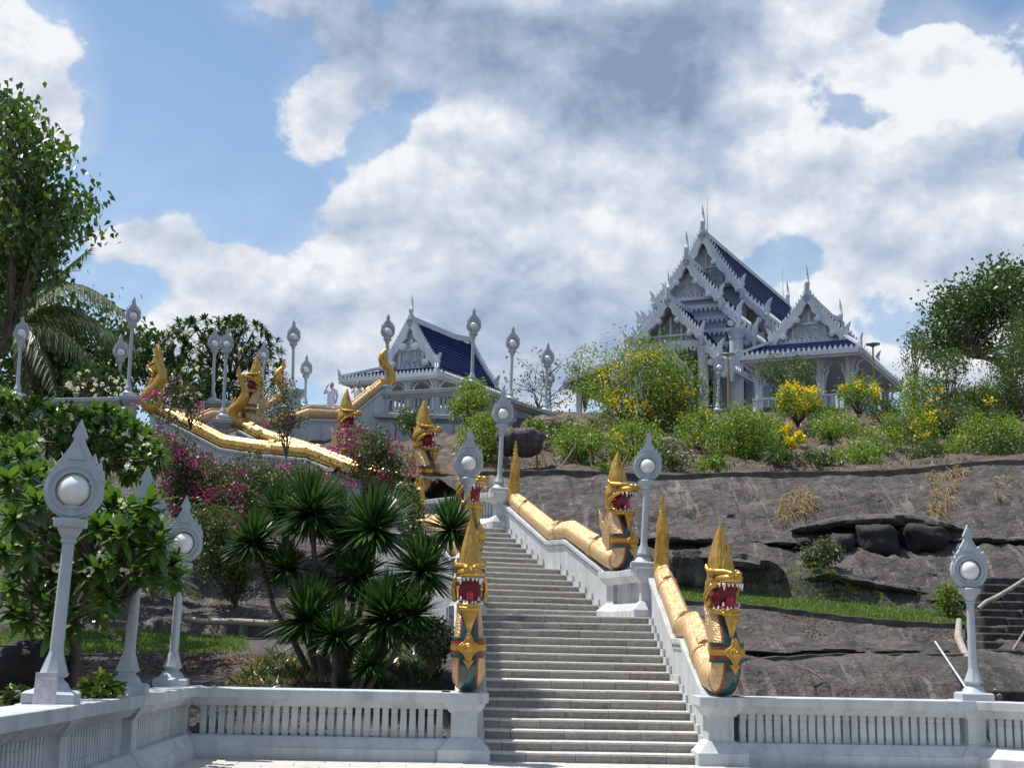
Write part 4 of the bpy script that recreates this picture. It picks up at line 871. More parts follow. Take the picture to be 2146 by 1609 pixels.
p = par('l2'); serpent('gaping gold serpent beside the lamp, rising behind dracaena leaves', [PB2+arr(-.02, -.1, 1.16), arr(p[0][0]-.2, p[0][1]+.45, 3.92), p[1], p[2]+arr(0, 0, -.02)], .62, tail_dir=(-.34, .94, 0), tail=1.0)
a = par('a'); serpent('long shiny gold serpent above the bougainvillea, head by the lamp with the sharp crest', [a[0], a[1], a[2], a[3], a[4], a[5]+arr(0, 0, .02)], 1.18, 1.06, tail_dir=(-.9, .2, 0), tail=1.95, tailw=1.45, curl=1.0, bm=GOLDS)
b = par('b'); serpent('gold serpent with vines over its face among bougainvillea', [b[0], b[1], b[2], b[3]], 1.1, .98, tail_dir=(-.9, .2, 0), tail=1.95, tailw=1.45, curl=1.0, bm=GOLDS)
c = par('c'); serpent('gold serpent with open red mouth turned away from the pavilion', list(c), -1.05, .98, tail_dir=(.75, .3, 0), tail=1.55, tailw=1.3, curl=.8)
d = par('d'); serpent('upright gold serpent seen from behind next to the tall lamp', list(d), -2.2, .95, tail_dir=(.7, .4, 0), tail=1.55, tailw=1.4, curl=.9)
# ================================================================== temple and pavilions
TH = -R(29.6)
def prof(ap, hw, ez, n=10, bow=.22):
    """roof slope from the ridge down to the eave, steeper near the top"""
    return [(hw*t, ap-(ap-ez)*((1-bow)*t+bow*(1-(1-t)**2))) for t in np.linspace(0, 1, n+1)]
FINM = {}
def fin_mesh(kind):
    if kind in FINM: return FINM[kind]
    mb = MB()
    if kind == 'chofa':
        mb.tube([(0, .1, -.3), (0, 0, .0), (0, -.10, .35), (0, -.06, .65), (0, .02, .95), (0, .05, 1.25), (0, .0, 1.6), (0, -.10, 1.95)], [.2, .17, .17, .19, .13, .10, .065, .012], 8, squash=1.25); mb.prism([(-.05, .4), (.05, .4), (.0, .75)], -.42, -.1)
    elif kind == 'hook':
        mb.prism([(-.16, -.28), (.16, -.34), (.30, -.12), (.22, .08), (.34, .30), (.27, .50), (.36, .78), (.44, 1.05), (.22, .86), (.06, .66), (-.02, .42), (-.14, .30), (-.06, .10), (-.22, -.06)], -.09, .09); mb.prism([(.02, -.75), (.16, -.75), (.20, -.3), (-.04, -.3)], -.07, .07); mb.ell((.06, 0, -.02), (.2, .14, .18), 8, 6)
    elif kind == 'leaf':
        mb.prism([(-.13, -.02), (.13, -.02), (.15, .14), (.08, .30), (.17, .44), (-.02, .34), (-.12, .16)], -.05, .05)
    elif kind == 'tooth':
        mb.prism([(-.085, 0), (.085, 0), (.095, .10), (.0, .26), (-.095, .10)], -.04, .04)
    FINM[kind] = mb.mesh({'chofa': 'roof_finial', 'hook': 'eave_finial', 'leaf': 'gable_leaf', 'tooth': 'eave_tooth'}[kind], TEMPLEW, bevel=.015 if kind != 'tooth' else 0); return FINM[kind]
def courses(root, ap, hw, ez, y0, y1, x0=0.0, rows=16, name='roof_tiles', sag=0.0):
    """blue tiles laid in lapped rows on both slopes"""
    P = prof(ap, hw, ez, rows)
    for s in (-1, 1):
        mb = MB()
        for (xa, za), (xb, zb) in zip(P[:-1], P[1:]):
            if xb <= x0: continue
            k = 8
            for i in range(k):
                ya, yb = y0+(y1-y0)*i/k, y0+(y1-y0)*(i+1)/k
                f = lambda y: -sag*4*((y-y0)/(y1-y0))*(1-(y-y0)/(y1-y0))
                mb.add([(s*xa, ya, za+.02+f(ya)), (s*xa, yb, za+.02+f(yb)), (s*xb, yb, zb+.07+f(yb)), (s*xb, ya, zb+.07+f(ya)), (s*xb, ya, zb-.02+f(ya)), (s*xb, yb, zb-.02+f(yb))], [(0, 1, 2, 3), (3, 2, 5, 4)])
        mb.build(name, TILE, root)
        mb = MB(); mb.rings([[(s*x, y0+.02, z_-.10), (s*x, y1-.02, z_-.10), (s*x, y1-.02, z_-.16), (s*x, y0+.02, z_-.16)] for x, z_ in P if x >= x0]); mb.build('soffit', TEMPLEW, root)
def gable(root, ap, hw, ez, y, x0=0.0, chofa=True, hooks=True, sc=1.0, bw=.34, th=.28, leaves=True, knobs=True):
    """barge boards with flame leaves along the front edge of one roof tier"""
    P = [p for p in prof(ap, hw, ez, 14) if p[0] >= x0-1e-6]
    for s in (-1, 1):
        mb = MB(); rg = []
        for i, (x, z) in enumerate(P):
            a, b = P[max(i-1, 0)], P[min(i+1, len(P)-1)]; t = np.array([b[0]-a[0], b[1]-a[1]]); t = t/np.linalg.norm(t); nn = np.array([-t[1], t[0]])
            if nn[1] < 0: nn = -nn
            wv = 1+.22*math.sin(i*1.9)
            o = (x+nn[0]*.12, z+nn[1]*.12+.08); q = (x-nn[0]*bw*wv, z-nn[1]*bw*wv+.05)
            rg.append([(s*o[0], y, o[1]), (s*o[0], y+th, o[1]), (s*q[0], y+th, q[1]), (s*q[0], y, q[1])])
        mb.rings(rg); b = mb.build('barge_board', TEMPLEW, root)
        Ltot = sum(math.dist(p, q) for p, q in zip(P[:-1], P[1:])); n = max(3, int(Ltot/(.30*sc))); d = 0; acc = [0]
        for p, q in zip(P[:-1], P[1:]): acc.append(acc[-1]+math.dist(p, q))
        if leaves:
            for k in range(n):
                t = (k+.6)/n*Ltot; x = np.interp(t, acc, [p[0] for p in P]); z = np.interp(t, acc, [p[1] for p in P]); i = min(int(np.searchsorted(acc, t)), len(P)-1); i = max(i, 1)
                ang = math.atan2(P[i][1]-P[i-1][1], P[i][0]-P[i-1][0])
                o = link('gable_leaf', fin_mesh('leaf'), root, (s*x, y+th*.5, z+.14)); o.rotation_euler = (0, s*(-ang*.75), 0); o.scale = (-s*.8*sc, 1, .8*sc)
        if hooks:
            x, z = P[-1]; o = link('eave_finial', fin_mesh('hook'), root, (s*(x-.05), y+th*.5, z+.02), scale=(s*.95*sc, 1.2, .95*sc))
        if knobs:
            for f in (.42, .78):
                t = f*Ltot; x = np.interp(t, acc, [p[0] for p in P]); z = np.interp(t, acc, [p[1] for p in P]); m = MB(); s0 = 0
                m.lathe([(.01, -.17), (.17, -.16), (.20, 0), (.17, .16), (.01, .17)], 12); m.xf(Matrix.Translation((s*(x-.22), y+.12, z-.30)) @ Matrix.Rotation(pi/2, 4, 'X')); m.build('purlin_end', TEMPLEW, root, smooth=True)
    if chofa: link('roof_finial', fin_mesh('chofa'), root, (0, y+.14, ap+.1), scale=(sc, sc, sc))
def eave_row(root, p0, p1, pitch=.26, sc=1.0, board=True):
    p0 = np.array(p0, float); p1 = np.array(p1, float); L = np.linalg.norm(p1-p0); n = max(2, int(L/pitch)); a = math.atan2(p1[1]-p0[1], p1[0]-p0[0])
    mb = MB(); base = [(-.085, 0), (.085, 0), (.10, .10), (.0, .27), (-.10, .10)]
    d = (p1-p0)/L
    for k in range(n):
        s0 = len(mb.v); mb.prism([(x*sc, z*sc) for x, z in base], -.04, .04); mb.xf(Matrix.Translation(tuple(p0+d*(k+.5)*L/n)) @ Matrix.Rotation(a, 4, 'Z'), s0)
    setp(mb.build('eave_teeth', TEMPLEW, root), kind='stuff')
def beam(root, p0, p1, w, h, m=TEMPLEW, name='beam'):
    p0 = np.array(p0, float); p1 = np.array(p1, float); mb = MB(); d = p1-p0; s = np.array([d[1], -d[0], 0]); s = s/(np.linalg.norm(s)+1e-9)*w/2
    mb.rings([[tuple(p+s), tuple(p-s), tuple(p-s+[0, 0, h]), tuple(p+s+[0, 0, h])] for p in (p0, p1)]); return mb.build(name, m, root)
def pediment(root, ap, hw, ez, y, detail=True):
    """recessed carved triangle with frame"""
    P = prof(ap-.25, hw*.93, ez, 8); poly = [(-x, z) for x, z in P[::-1]]+P[1:]
    mb = MB(); mb.prism(poly, y, y+.15); pd = mb.build('pediment', RELIEF, root)
    H = ap-ez
    if detail:
        zb = ez+.36*H; xb = np.interp(-zb, [-z for x, z in P], [x for x, z in P])
        beam(pd, (-xb, y-.06, zb), (xb, y-.06, zb), .14, .13, name='frame_bar'); 
        for bx in ((-.07, .07, zb, ap-.9), (-xb*.92, -xb*.92+.12, ez, zb), (xb*.92-.12, xb*.92, ez, zb)): mb = MB(); mb.box(bx[0], bx[1], y-.1, y, bx[2], bx[3]); mb.build('frame_bar', TEMPLEW, pd)
       
        r2 = random.Random(int(ap*100)); mb = MB()
        for k in range(46):
            z = r2.uniform(ez+.15, ap-1.0); xm = np.interp(-z, [-q for x, q in P], [x for x, q in P])*.86; x = r2.uniform(-xm, xm); r = r2.uniform(.08, .17)
            a0 = r2.uniform(0, 6.28); mb.tube([(x+r*k2*math.cos(a0+4.5*k2), y-.03, z+r*k2*math.sin(a0+4.5*k2)) for k2 in (.15, .4, .6, .8, 1.0)], [.02, .03, .035, .035, .02], 5)
        setp(mb.build('scroll_carving', TEMPLEW, pd), kind='stuff')
    # bottom dentils
    beam(root, (-hw*.98, y-.05, ez-.22), (hw*.98, y-.05, ez-.22), .3, .2, name='pediment_sill'); eave_row(root, (-hw*.95, y-.1, ez-.02), (hw*.95, y-.1, ez-.02), .26, .8)
def ridge(root, ap, y0, y1, curl=True, sag=0.0, endfin=True):
    pts = [(0, y0+(y1-y0)*t, ap+.06-sag*4*t*(1-t)) for t in np.linspace(0, 1, 9)]
    mb = MB(); mb.rings([[(-.14, p[1], p[2]-.1), (.14, p[1], p[2]-.1), (.10, p[1], p[2]+.22), (-.10, p[1], p[2]+.22)] for p in pts]); mb.build('ridge_cap', TEMPLEW, root)
def back_gable(root, ap, hw, ez, y, sc=1.0):
    gable(root, ap, hw, ez, y, sc=sc, leaves=True, knobs=False)
def column(root, x, y, z0, z1, r, name='column', n=18):
    mb = MB(); H = z1-z0; mb.sqloft([(r*1.35, r*1.35, 0), (r*1.35, r*1.35, .25), (r*1.15, r*1.15, .35)], (x, y, z0)); mb.lathe([(r*1.08, .35), (r*1.1, .5), (r, .56), (r*.95, H*.35), (r*.96, H*.36), (r*.94, H*.37), (r*.92, H*.7), (r*.9, H-.6), (r*1.0, H-.55), (r*.95, H-.45), (r*1.15, H-.2), (r*1.3, H-.05), (r*1.3, H)], n, (x, y, z0)); return mb.build(name, TEMPLEW, root, smooth=40)
def pavilion(label, O, s, ap, gh, gz, xl, xr, ez, yb, ridge_len, floor):
    """O: ground point under the gable apex; heights relative to O; local y runs back along the ridge"""
    t = empty('pavilion', tuple(O), TH, label=label, cat='pavilion')
    y0 = .55*s
    courses(t, ap, gh, gz, y0, ridge_len, rows=12, sag=.0 if s > 1.2 else 0.0)
    # ridge sags and sweeps up at both ends
    mb = MB(); rg = []
    for k in range(15):
        u = k/14; y = y0+(ridge_len-y0)*u; zz = ap+.05+(.30*max(0, u-.72)/.28*s if u > .72 else 0); rg.append([(-.12*s, y, zz-.12), (.12*s, y, zz-.12), (.08*s, y, zz+.16), (-.08*s, y, zz+.16)])
    mb.rings(rg); mb.build('ridge_cap', TEMPLEW, t)
    gable(t, ap, gh, gz, y0-.3*s, sc=s*.8, bw=.3*s, th=.26*s); gable(t, ap, gh, gz, ridge_len-.1, sc=s*.8, bw=.3*s, th=.26*s, knobs=False)
    pediment(t, ap, gh, gz, y0+.15*s)
    # skirt roof all round
    zi = gz-.16*s; mb = MB(); I = [(-gh*1.03, y0-.25), (gh*1.03, y0-.25), (gh*1.03, ridge_len+.2), (-gh*1.03, ridge_len+.2)]; E = [(xl, -.35), (xr, -.35), (xr, yb), (xl, yb)]; rows = 5
    for r in range(rows):
        for k in range(4):
            a, b = k, (k+1) % 4; L = lambda p, q, f: (p[0]+(q[0]-p[0])*f, p[1]+(q[1]-p[1])*f); f0, f1 = r/rows, (r+1)/rows; z0, z1 = zi+(ez+.32*s-zi)*f0, zi+(ez+.32*s-zi)*f1
            A, B, C_, D_ = L(I[a], E[a], f0), L(I[b], E[b], f0), L(I[b], E[b], f1), L(I[a], E[a], f1); mb.add([(*A, z0), (*B, z0), (*C_, z1+.05), (*D_, z1+.05), (*C_, z1-.03), (*D_, z1-.03)], [(0, 1, 2, 3), (3, 2, 4, 5)])
    mb.build('skirt_tiles', TILE, t)
    for k in range(4):
        a, b = E[k], E[(k+1) % 4]; beam(t, (*a, ez), (*b, ez), .22*s, .26*s, name='fascia'); beam(t, (a[0]*.985, a[1]+.1, ez-.12*s), (b[0]*.985, b[1]+.1, ez-.12*s), .12*s, .12*s, name='fascia')
        eave_row(t, (*a, ez+.26*s), (*b, ez+.26*s), .27*s, s*.85)
        beam(t, (*I[k], zi+.1), (*E[k], ez+.34*s), .2*s, .16*s, name='hip_ridge'); link('eave_finial', fin_mesh('hook'), t, (*E[k], ez+.35*s), (0, 0, math.atan2(E[k][1]-I[k][1], E[k][0]-I[k][0])), scale=.6*s)
    mb = MB(); mb.box(xl+.1, xr-.1, -.2, yb-.1, ez-.02, ez+.03); mb.build('soffit', TEMPLEW, t)
    for x in (xl+.75*s, (xl+xr)/2-.8*s, (xl+xr)/2+.9*s, xr-.75*s):
        for y in (.75*s, yb*.5, yb-.9*s):
            if y > 1.5*s and xl+.8*s < x < xr-.8*s: continue
            mb = MB(); w = .19*s; mb.sqloft([(w*1.5, w*1.5, 0), (w*1.5, w*1.5, .2*s), (w, w, .4*s), (w, w, ez-floor-.35*s), (w*1.4, w*1.4, ez-floor-.1*s), (w*1.4, w*1.4, ez-floor)], (x, y, floor)); c = mb.build('column', TEMPLEW, t)
            for dx, dy in ((1, 0), (-1, 0), (0, -1)):
                s0 = MB(); q = [(0, .0), (.06, .45), (.2, .75), (.16, .95), (.34, 1.15), (.62, 1.32)]; s0.tube([(x+dx*(w+k*s), y+dy*(w+k*s), ez-1.4*s+h_*s) for k, h_ in q], [.05*s, .07*s, .08*s, .07*s, .07*s, .05*s], 6); s0.build('bracket', TEMPLEW, c)
    mb = MB(); mb.box(xl+.1, xr-.1, -.1, yb, floor-.35, floor); mb.box(xl-.1, xr+.1, -.4, yb+.1, floor-.9, floor-.35); mb.build('floor_slab', WHITE2, t, bevel=.03)
    for (a, b) in (((xl+.5, .5), (xr-.5, .5)), ((xl+.5, .5), (xl+.5, yb-.5)), ((xr-.5, .5), (xr-.5, yb-.5))):
        beam(t, (*a, floor+.75*s), (*b, floor+.75*s), .14*s, .12*s, name='rail'); 
        n = int(math.dist(a, b)/(.32*s))
        for k in range(n):
            m = MB(); m.box(-.05*s, .05*s, -.05*s, .05*s, floor, floor+.75*s); break
        bm_ = m.mesh('rail_post', TEMPLEW)
        for k in range(n): link('rail_post', bm_, t, (a[0]+(b[0]-a[0])*(k+.5)/n, a[1]+(b[1]-a[1])*(k+.5)/n, 0))
    return t
A1 = at(855, 668, 38.0); pavilion('small blue roofed open pavilion behind the terrace balustrade', (A1[0], A1[1], 11.25), .72, A1[2]-11.25, 1.5, 14.28-11.25, -3.42, 1.82, 13.66-11.25, 6.4, 6.3, .3)
A2 = at(1688, 615, 48.0); pavilion('larger blue roofed open pavilion in front of the temple, above yellow flowering shrubs', (A2[0], A2[1], 14.0), 1.05, A2[2]-14.0, 2.08, 18.52-14.0, -3.71, 2.98, 17.45-14.0, 11.6, 8.6, .5)

# ------------------------------------------------ main temple
TO = at(1402, 628, 55.0); TG = 14.2
tp = empty('temple', (TO[0], TO[1], TG), TH, label='tall pale grey temple with three stacked gables and deep blue roofs', cat='temple')
z = lambda w: w-TG
def tiers(ap, specs, y0, y1, sc, ridge_end=None, bow=.2):
    """specs: (half width, eave height, starting half width, top height, setback)"""
    for i, (hw, ez, x0, top, sb) in enumerate(specs):
        # each lower tier starts under the one above
        P0 = (x0, top)
        full = prof(top, hw-x0, ez, 9, .12)
        for s in (-1, 1):
            mb = MB()
            for (xa, za), (xb, zb) in zip(full[:-1], full[1:]):
                mb.add([(s*(x0+xa), y0+sb, za+.02), (s*(x0+xa), y1, za+.02), (s*(x0+xb), y1, zb+.08), (s*(x0+xb), y0+sb, zb+.08), (s*(x0+xb), y0+sb, zb-.03), (s*(x0+xb), y1, zb-.03)], [(0, 1, 2, 3), (3, 2, 5, 4)])
            mb.build('roof_tiles', TILE, tp)
            mb = MB(); mb.rings([[(s*(x0+x), y0+sb+.02, z_-.12), (s*(x0+x), y1-.02, z_-.12), (s*(x0+x), y1-.02, z_-.18), (s*(x0+x), y0+sb+.02, z_-.18)] for x, z_ in full]); mb.build('soffit', TEMPLEW, tp)
            beam(tp, (s*hw, y0+sb, ez-.08), (s*hw, y1, ez-.08), .22, .16, name='fascia'); eave_row(tp, (s*hw, y0+sb, ez+.08), (s*hw, y1, ez+.08), .34, 1.15)
            m = MB(); m.rings([[(s*x0*1.0, y, top-.05), (s*(x0+.12), y, top-.05), (s*(x0+.12), y, top+.18), (s*x0, y, top+.18)] for y in (y0+sb, y1)]); m.build('roof_kerb', TEMPLEW, tp)
            # barge board of this tier
            m = MB(); rg = []
            for k, (xa, za) in enumerate(full):
                wv = 1+.2*math.sin(k*2.2); rg.append([(s*(x0+xa), y0+sb, za+.2), (s*(x0+xa), y0+sb+.3, za+.2), (s*(x0+xa-.1), y0+sb+.3, za-.27*wv), (s*(x0+xa-.1), y0+sb, za-.27*wv)])
            m.rings(rg); m.build('barge_board', TEMPLEW, tp)
            n = max(3, int(math.dist(full[0], full[-1])/.32))
            for k in range(n):
                u = (k+.6)/n; xa = np.interp(u, np.linspace(0, 1, len(full)), [p[0] for p in full]); za = np.interp(u, np.linspace(0, 1, len(full)), [p[1] for p in full]); o = link('gable_leaf', fin_mesh('leaf'), tp, (s*(x0+xa), y0+sb+.15, za+.16)); o.rotation_euler = (0, s*.6, 0); o.scale = (-s*.85, 1, .85)
            link('eave_finial', fin_mesh('hook'), tp, (s*(hw-.05), y0+sb+.15, ez+.06), scale=(s*1.05, 1.3, 1.05))
            m = MB(); m.lathe([(.01, -.2), (.19, -.19), (.22, 0), (.19, .19), (.01, .2)], 12); m.xf(Matrix.Translation((s*(hw-.42), y0+sb+.12, ez-.28)) @ Matrix.Rotation(pi/2, 4, 'X')); m.build('purlin_end', TEMPLEW, tp, smooth=True)
L1 = 27.8
# highest roof
courses(tp, z(28.31), 2.55, z(24.3), 6.7, L1, rows=18); ridge(tp, z(28.31), 6.7, L1); gable(tp, z(28.31), 2.55, z(24.3), 6.45, sc=.95, bw=.34); gable(tp, z(28.31), 2.55, z(24.3), L1, sc=1.0, leaves=False, knobs=False)
pediment(tp, z(28.1), 2.45, z(24.9), 7.3)
tiers(0, [(4.1, z(22.45), 2.45, z(24.0), .15), (4.9, z(21.1), 3.95, z(22.1), .5)], 6.6, L1-.5, 1.0)
# middle roof
courses(tp, z(25.64), 2.16, z(22.95), 3.4, 8.0, rows=12); ridge(tp, z(25.64), 3.4, 7.2); gable(tp, z(25.64), 2.16, z(22.95), 3.15, sc=.92, bw=.34); pediment(tp, z(25.4), 2.05, z(23.3), 3.9, False)
tiers(0, [(3.2, z(21.6), 2.05, z(22.7), .15), (4.15, z(20.35), 3.05, z(21.3), .35)], 3.3, 9.0, 1.0)
# porch roof
courses(tp, z(22.26), 2.05, z(19.85), .0, 4.2, rows=11); ridge(tp, z(22.26), 0, 3.6); gable(tp, z(22.26), 2.05, z(19.85), -.25, sc=.85, bw=.30)
tiers(0, [(3.0, z(18.5), 1.95, z(19.6), .1), (3.75, z(17.75), 2.9, z(18.3), .25)], .0, 5.0, 1.0)
# walls under the gables
def wallpoly(pts, y0, y1, name, m): 
    mb = MB(); mb.prism(pts, y0, y1); return mb.build(name, m, tp)
wallpoly([(-2.3, z(19.6)), (2.3, z(19.6)), (2.3, z(22.9)), (1.6, z(23.6)), (-1.6, z(23.6)), (-2.3, z(22.9))], 4.15, 4.4, 'gable_wall', BLUEWALL)
wallpoly([(-3.6, 0), (3.6, 0), (3.6, z(21.3)), (-3.6, z(21.3))], 5.4, 5.7, 'front_wall', BLUEWALL)
wallpoly([(-2.6, z(22.3)), (2.6, z(22.3)), (2.6, z(24.4)), (1.9, z(25.2)), (-1.9, z(25.2)), (-2.6, z(24.4))], 7.6, 7.8, 'gable_wall', BLUEWALL)
mb = MB(); mb.box(-3.9, 3.9, 7.0, L1-1, 0, z(21.4)); mb.build('hall_wall', BLUEWALL, tp)
for zz, hw, y in ((22.55, 2.1, 4.05), (21.75, 2.6, 4.0), (20.9, 3.0, 3.95), (20.0, 3.2, 3.9)):
    beam(tp, (-hw, y, z(zz)), (hw, y, z(zz)), .35, .22, name='cornice'); eave_row(tp, (-hw, y-.18, z(zz)+.0), (hw, y-.18, z(zz)+.0), .3, -.9)
# porch: columns, carved tympanum, pointed arch
wallpoly([(-1.7, z(19.9)), (1.7, z(19.9)), (0, z(21.6))], .9, 1.05, 'porch_ceiling', WHITE2)
beam(tp, (-2.3, .35, z(19.25)), (2.3, .35, z(19.25)), .5, .4, name='porch_beam'); beam(tp, (-1.6, .3, z(20.0)), (1.6, .3, z(20.0)), .14, .12, name='frame_bar'); beam(tp, (0, .3, z(19.6)), (0.001, .3, z(21.4)), .10, .05, name='frame_bar')
for x in (-.7, 0, .7): 
    m = MB(); m.box(x-.05, x+.05, .26, .36, z(19.65), z(21.2) if x == 0 else z(20.9)); m.build('frame_bar', TEMPLEW, tp)
m = MB(); m.prism([(-1.5, z(19.66)), (1.5, z(19.66)), (1.3, z(20.0)), (-1.3, z(20.0))], .5, .6); m.build('pediment', RELIEF, tp)
eave_row(tp, (-2.3, .08, z(19.25)), (2.3, .08, z(19.25)), .26, -.9)
outer = [(-1.5, z(16.4)), (-1.35, z(17.6)), (-.95, z(18.3)), (-.4, z(18.75)), (0, z(19.5))]; inner = [(-1.15, z(16.4)), (-1.05, z(17.4)), (-.72, z(17.95)), (-.3, z(18.3)), (0, z(18.85))]
for s in (-1, 1):
    m = MB(); m.rings([[(s*o[0], .2, o[1]), (s*i[0], .2, i[1]), (s*i[0], .5, i[1]), (s*o[0], .5, o[1])] for o, i in zip(outer, inner)]); m.build('pointed_arch', TEMPLEW, tp)
    m = MB(); m.box(min(s*1.15, s*1.5), max(s*1.15, s*1.5), .2, .5, 0, z(16.45)); m.build('arch_pier', TEMPLEW, tp)
    column(tp, s*2.0, .45, .3, z(19.25), .34); column(tp, s*3.35, 2.8, .3, z(20.7), .46); column(tp, s*2.0, 3.2, .3, z(19.3), .3); column(tp, s*3.4, 6.2, .3, z(20.6), .42)
    for yy in (9, 12.5, 16, 19.5, 23): column(tp, s*4.3, yy, .3, z(21.0), .36)
    for yy in (8.6, 12, 15.4, 18.8): 
        w = MB(); w.box(min(s*3.9, s*3.98), max(s*3.9, s*3.98), yy, yy+1.3, z(16), z(19)); wn = w.build('window', TEMPLEW, tp); w = MB(); w.box(min(s*3.95, s*4.02), max(s*3.95, s*4.02), yy+.15, yy+1.15, z(16.2), z(18.8)); w.build('pane', GLASSD, wn)
mb = MB(); mb.box(-1.25, 1.25, 5.25, 5.42, .3, z(17.9)); mb.prism([(-1.25, z(17.9)), (1.25, z(17.9)), (0, z(19.0))], 5.25, 5.42); mb.build('doorway', DARK, tp)
for s in (-1, 1):
    w = MB(); w.box(s*2.75-.35, s*2.75+.35, 5.3, 5.42, .6, z(19.0)); w.build('window', DARK, tp)
mb = MB(); mb.box(-4.6, 4.6, -.5, L1, -.6, .3); mb.box(-5.2, 5.2, -1.2, L1+.5, -1.5, -.3); mb.build('plinth', WHITE2, tp, bevel=.03)
# low gallery roof on the far side of the porch
m = MB(); 
for k in range(5):
    xa, xb = -4.0-k*.75, -4.0-(k+1)*.75; za, zb = z(19.0)-k*.22, z(19.0)-(k+1)*.22; m.add([(xa, 2.0, za), (xa, 9, za), (xb, 9, zb+.05), (xb, 2.0, zb+.05)], [(0, 1, 2, 3)])
m.build('roof_tiles', TILE, tp); beam(tp, (-4.0, 1.9, z(18.95)), (-7.8, 1.9, z(17.85)), .3, .25, name='fascia'); beam(tp, (-7.8, 1.9, z(17.7)), (-7.8, 9, z(17.7)), .3, .3, name='fascia'); eave_row(tp, (-4.2, 1.8, z(19.1)), (-7.7, 1.8, z(18.1)), .3, 1.0)
link('roof_finial', fin_mesh('chofa'), tp, (-8.0, 4, z(18.0)), scale=.75)
for x in (-5.2, -7.2): column(tp, x, 3.0, .3, z(17.8), .22)
# lightning rods
for x, y, zz, h in ((.15, 7.1, 28.3, 2.6), (.1, L1-1.6, 28.3, 2.6)):
    m = MB(); m.tube([(x, y, z(zz)), (x, y, z(zz)+h)], [.03, .012], 6); m.build('lightning_rod', STEEL, tp)
# low dark platform before the porch
m = MB(); q = at(1540, 868, 46.8); m.box(-1.9, 1.6, -.6, .8, -1.2, 0); o = m.build('low_platform', KERB, bevel=.02); o.location = tuple(q); setp(o, 'low dark edged platform below the small temple lamp', 'platform')
m = MB(); q0, q1 = at(1600, 852, 45.6), at(1905, 850, 45.6); m.box(0, q1[0]-q0[0], 0, .3, -.28, 0); w_ = m.build('dark_edge_beam', KERB, bevel=.02); w_.location = tuple(q0); setp(w_, 'long dark edge beam at the hilltop before the larger pavilion', 'edge beam')
q0 = at(1985, 832, 47.0); m = MB(); m.box(0, 6, 0, 4, -3, 0); m.box(-.2, 6.2, -.2, 4.2, 0, .3); o = m.build('flat_roofed_hut', WHITE2, bevel=.02); o.location = tuple(q0); setp(o, 'small flat roofed grey hut behind the hilltop shrubs', 'hut')
# disc topped lamp poles
for (tx, ty, bx, by, Y, lab) in ((1834, 722, 1833, 850, 46.5, 'thin pole with a flat disc lamp, right of the larger pavilion eave'), (1527, 743, 1527, 860, 48.2, 'thin dull yellow pole with a flat disc lamp before the temple column')):
    B, T = at(bx, by, Y), at(tx, ty, Y); H = T[2]-B[2]; t = empty('disc_lamp', tuple(B), label=lab, cat='disc lamp', group='flat disc lamps on thin poles')
    m = MB(); m.lathe([(.06, 0), (.05, H-.1)], 10); m.build('pole', YPOLE, t, smooth=True); m = MB(); m.lathe([(.05, H-.16), (.12, H-.1), (.38, H-.02), (.40, H), (.38, H+.05), (.1, H+.08)], 24); m.build('disc', STEEL, t, smooth=40)
# ================================================================== vegetation
def unit(a): return a/(np.linalg.norm(a, axis=-1, keepdims=True)+1e-9)
def rdir(n, up=0.0):
    a = NR.normal(size=(n, 3)); a[:, 2] += up; return unit(a)
def cards(C, A, Nn, L, Wd, droop=0.0, fold=.12):
    """small folded leaf each: base, two shoulders, tip"""
    C, A, Nn = np.asarray(C, float), unit(np.asarray(A, float)), np.asarray(Nn, float); n = len(C); L = np.broadcast_to(L, n)[:, None]; Wd = np.broadcast_to(Wd, n)[:, None]
    Nn = unit(Nn-A*np.sum(A*Nn, 1, keepdims=True)); Sd = np.cross(A, Nn)
    tip = C+A*L; tip[:, 2] -= (droop*L[:, 0]); m = C+A*L*.42
    V = np.stack([C, m+Sd*Wd*.5+Nn*Wd*fold, tip, m-Sd*Wd*.5+Nn*Wd*fold], 1).reshape(-1, 3)
    i = np.arange(n)[:, None]*4; F = np.concatenate([i+[0, 1, 2], i+[0, 2, 3]], 1).reshape(-1, 3); return V, F
def strips(C, A, Nn, L, Wd, seg=4, droop=.4, prof_=None):
    """long bent leaf each: a tapering strip of quads"""
    C, A = np.asarray(C, float), unit(np.asarray(A, float)); n = len(C); L = np.broadcast_to(L, n)[:, None]; Wd = np.broadcast_to(Wd, n)[:, None]; dr = np.broadcast_to(droop, n)[:, None]
    Nn = unit(Nn-A*np.sum(A*Nn, 1, keepdims=True)); Sd = np.cross(A, Nn); rows = []
    pr = prof_ or [.55, 1.0, .85, .5, .02]
    for k in range(seg+1):
        t = k/seg; p = C+A*L*t; p = p+np.array([0, 0, -1.0])*(L*dr*t*t); w = Wd*np.interp(t, np.linspace(0, 1, len(pr)), pr)*.5; rows += [p+Sd*w, p-Sd*w]
    V = np.stack(rows, 1).reshape(-1, 3); m = 2*(seg+1); i = np.arange(n)[:, None]*m
    F = np.concatenate([i+[2*k, 2*k+2, 2*k+3, 2*k+1] for k in range(seg)], 1).reshape(-1, 4); return V, F
def cat(parts):
    V = []; F = []; b = 0
    for v, f in parts: V.append(v); F.append(f+b); b += len(v)
    return np.concatenate(V), np.concatenate(F)
def inpoly(P, poly):
    x, y = P[:, 0], P[:, 1]; r = np.zeros(len(P), bool); n = len(poly)
    for i in range(n):
        (x0, y0), (x1, y1) = poly[i], poly[(i+1) % n]
        c = ((y0 > y) != (y1 > y)) & (x < (x1-x0)*(y-y0)/((y1-y0) or 1e-9)+x0); r ^= c
    return r
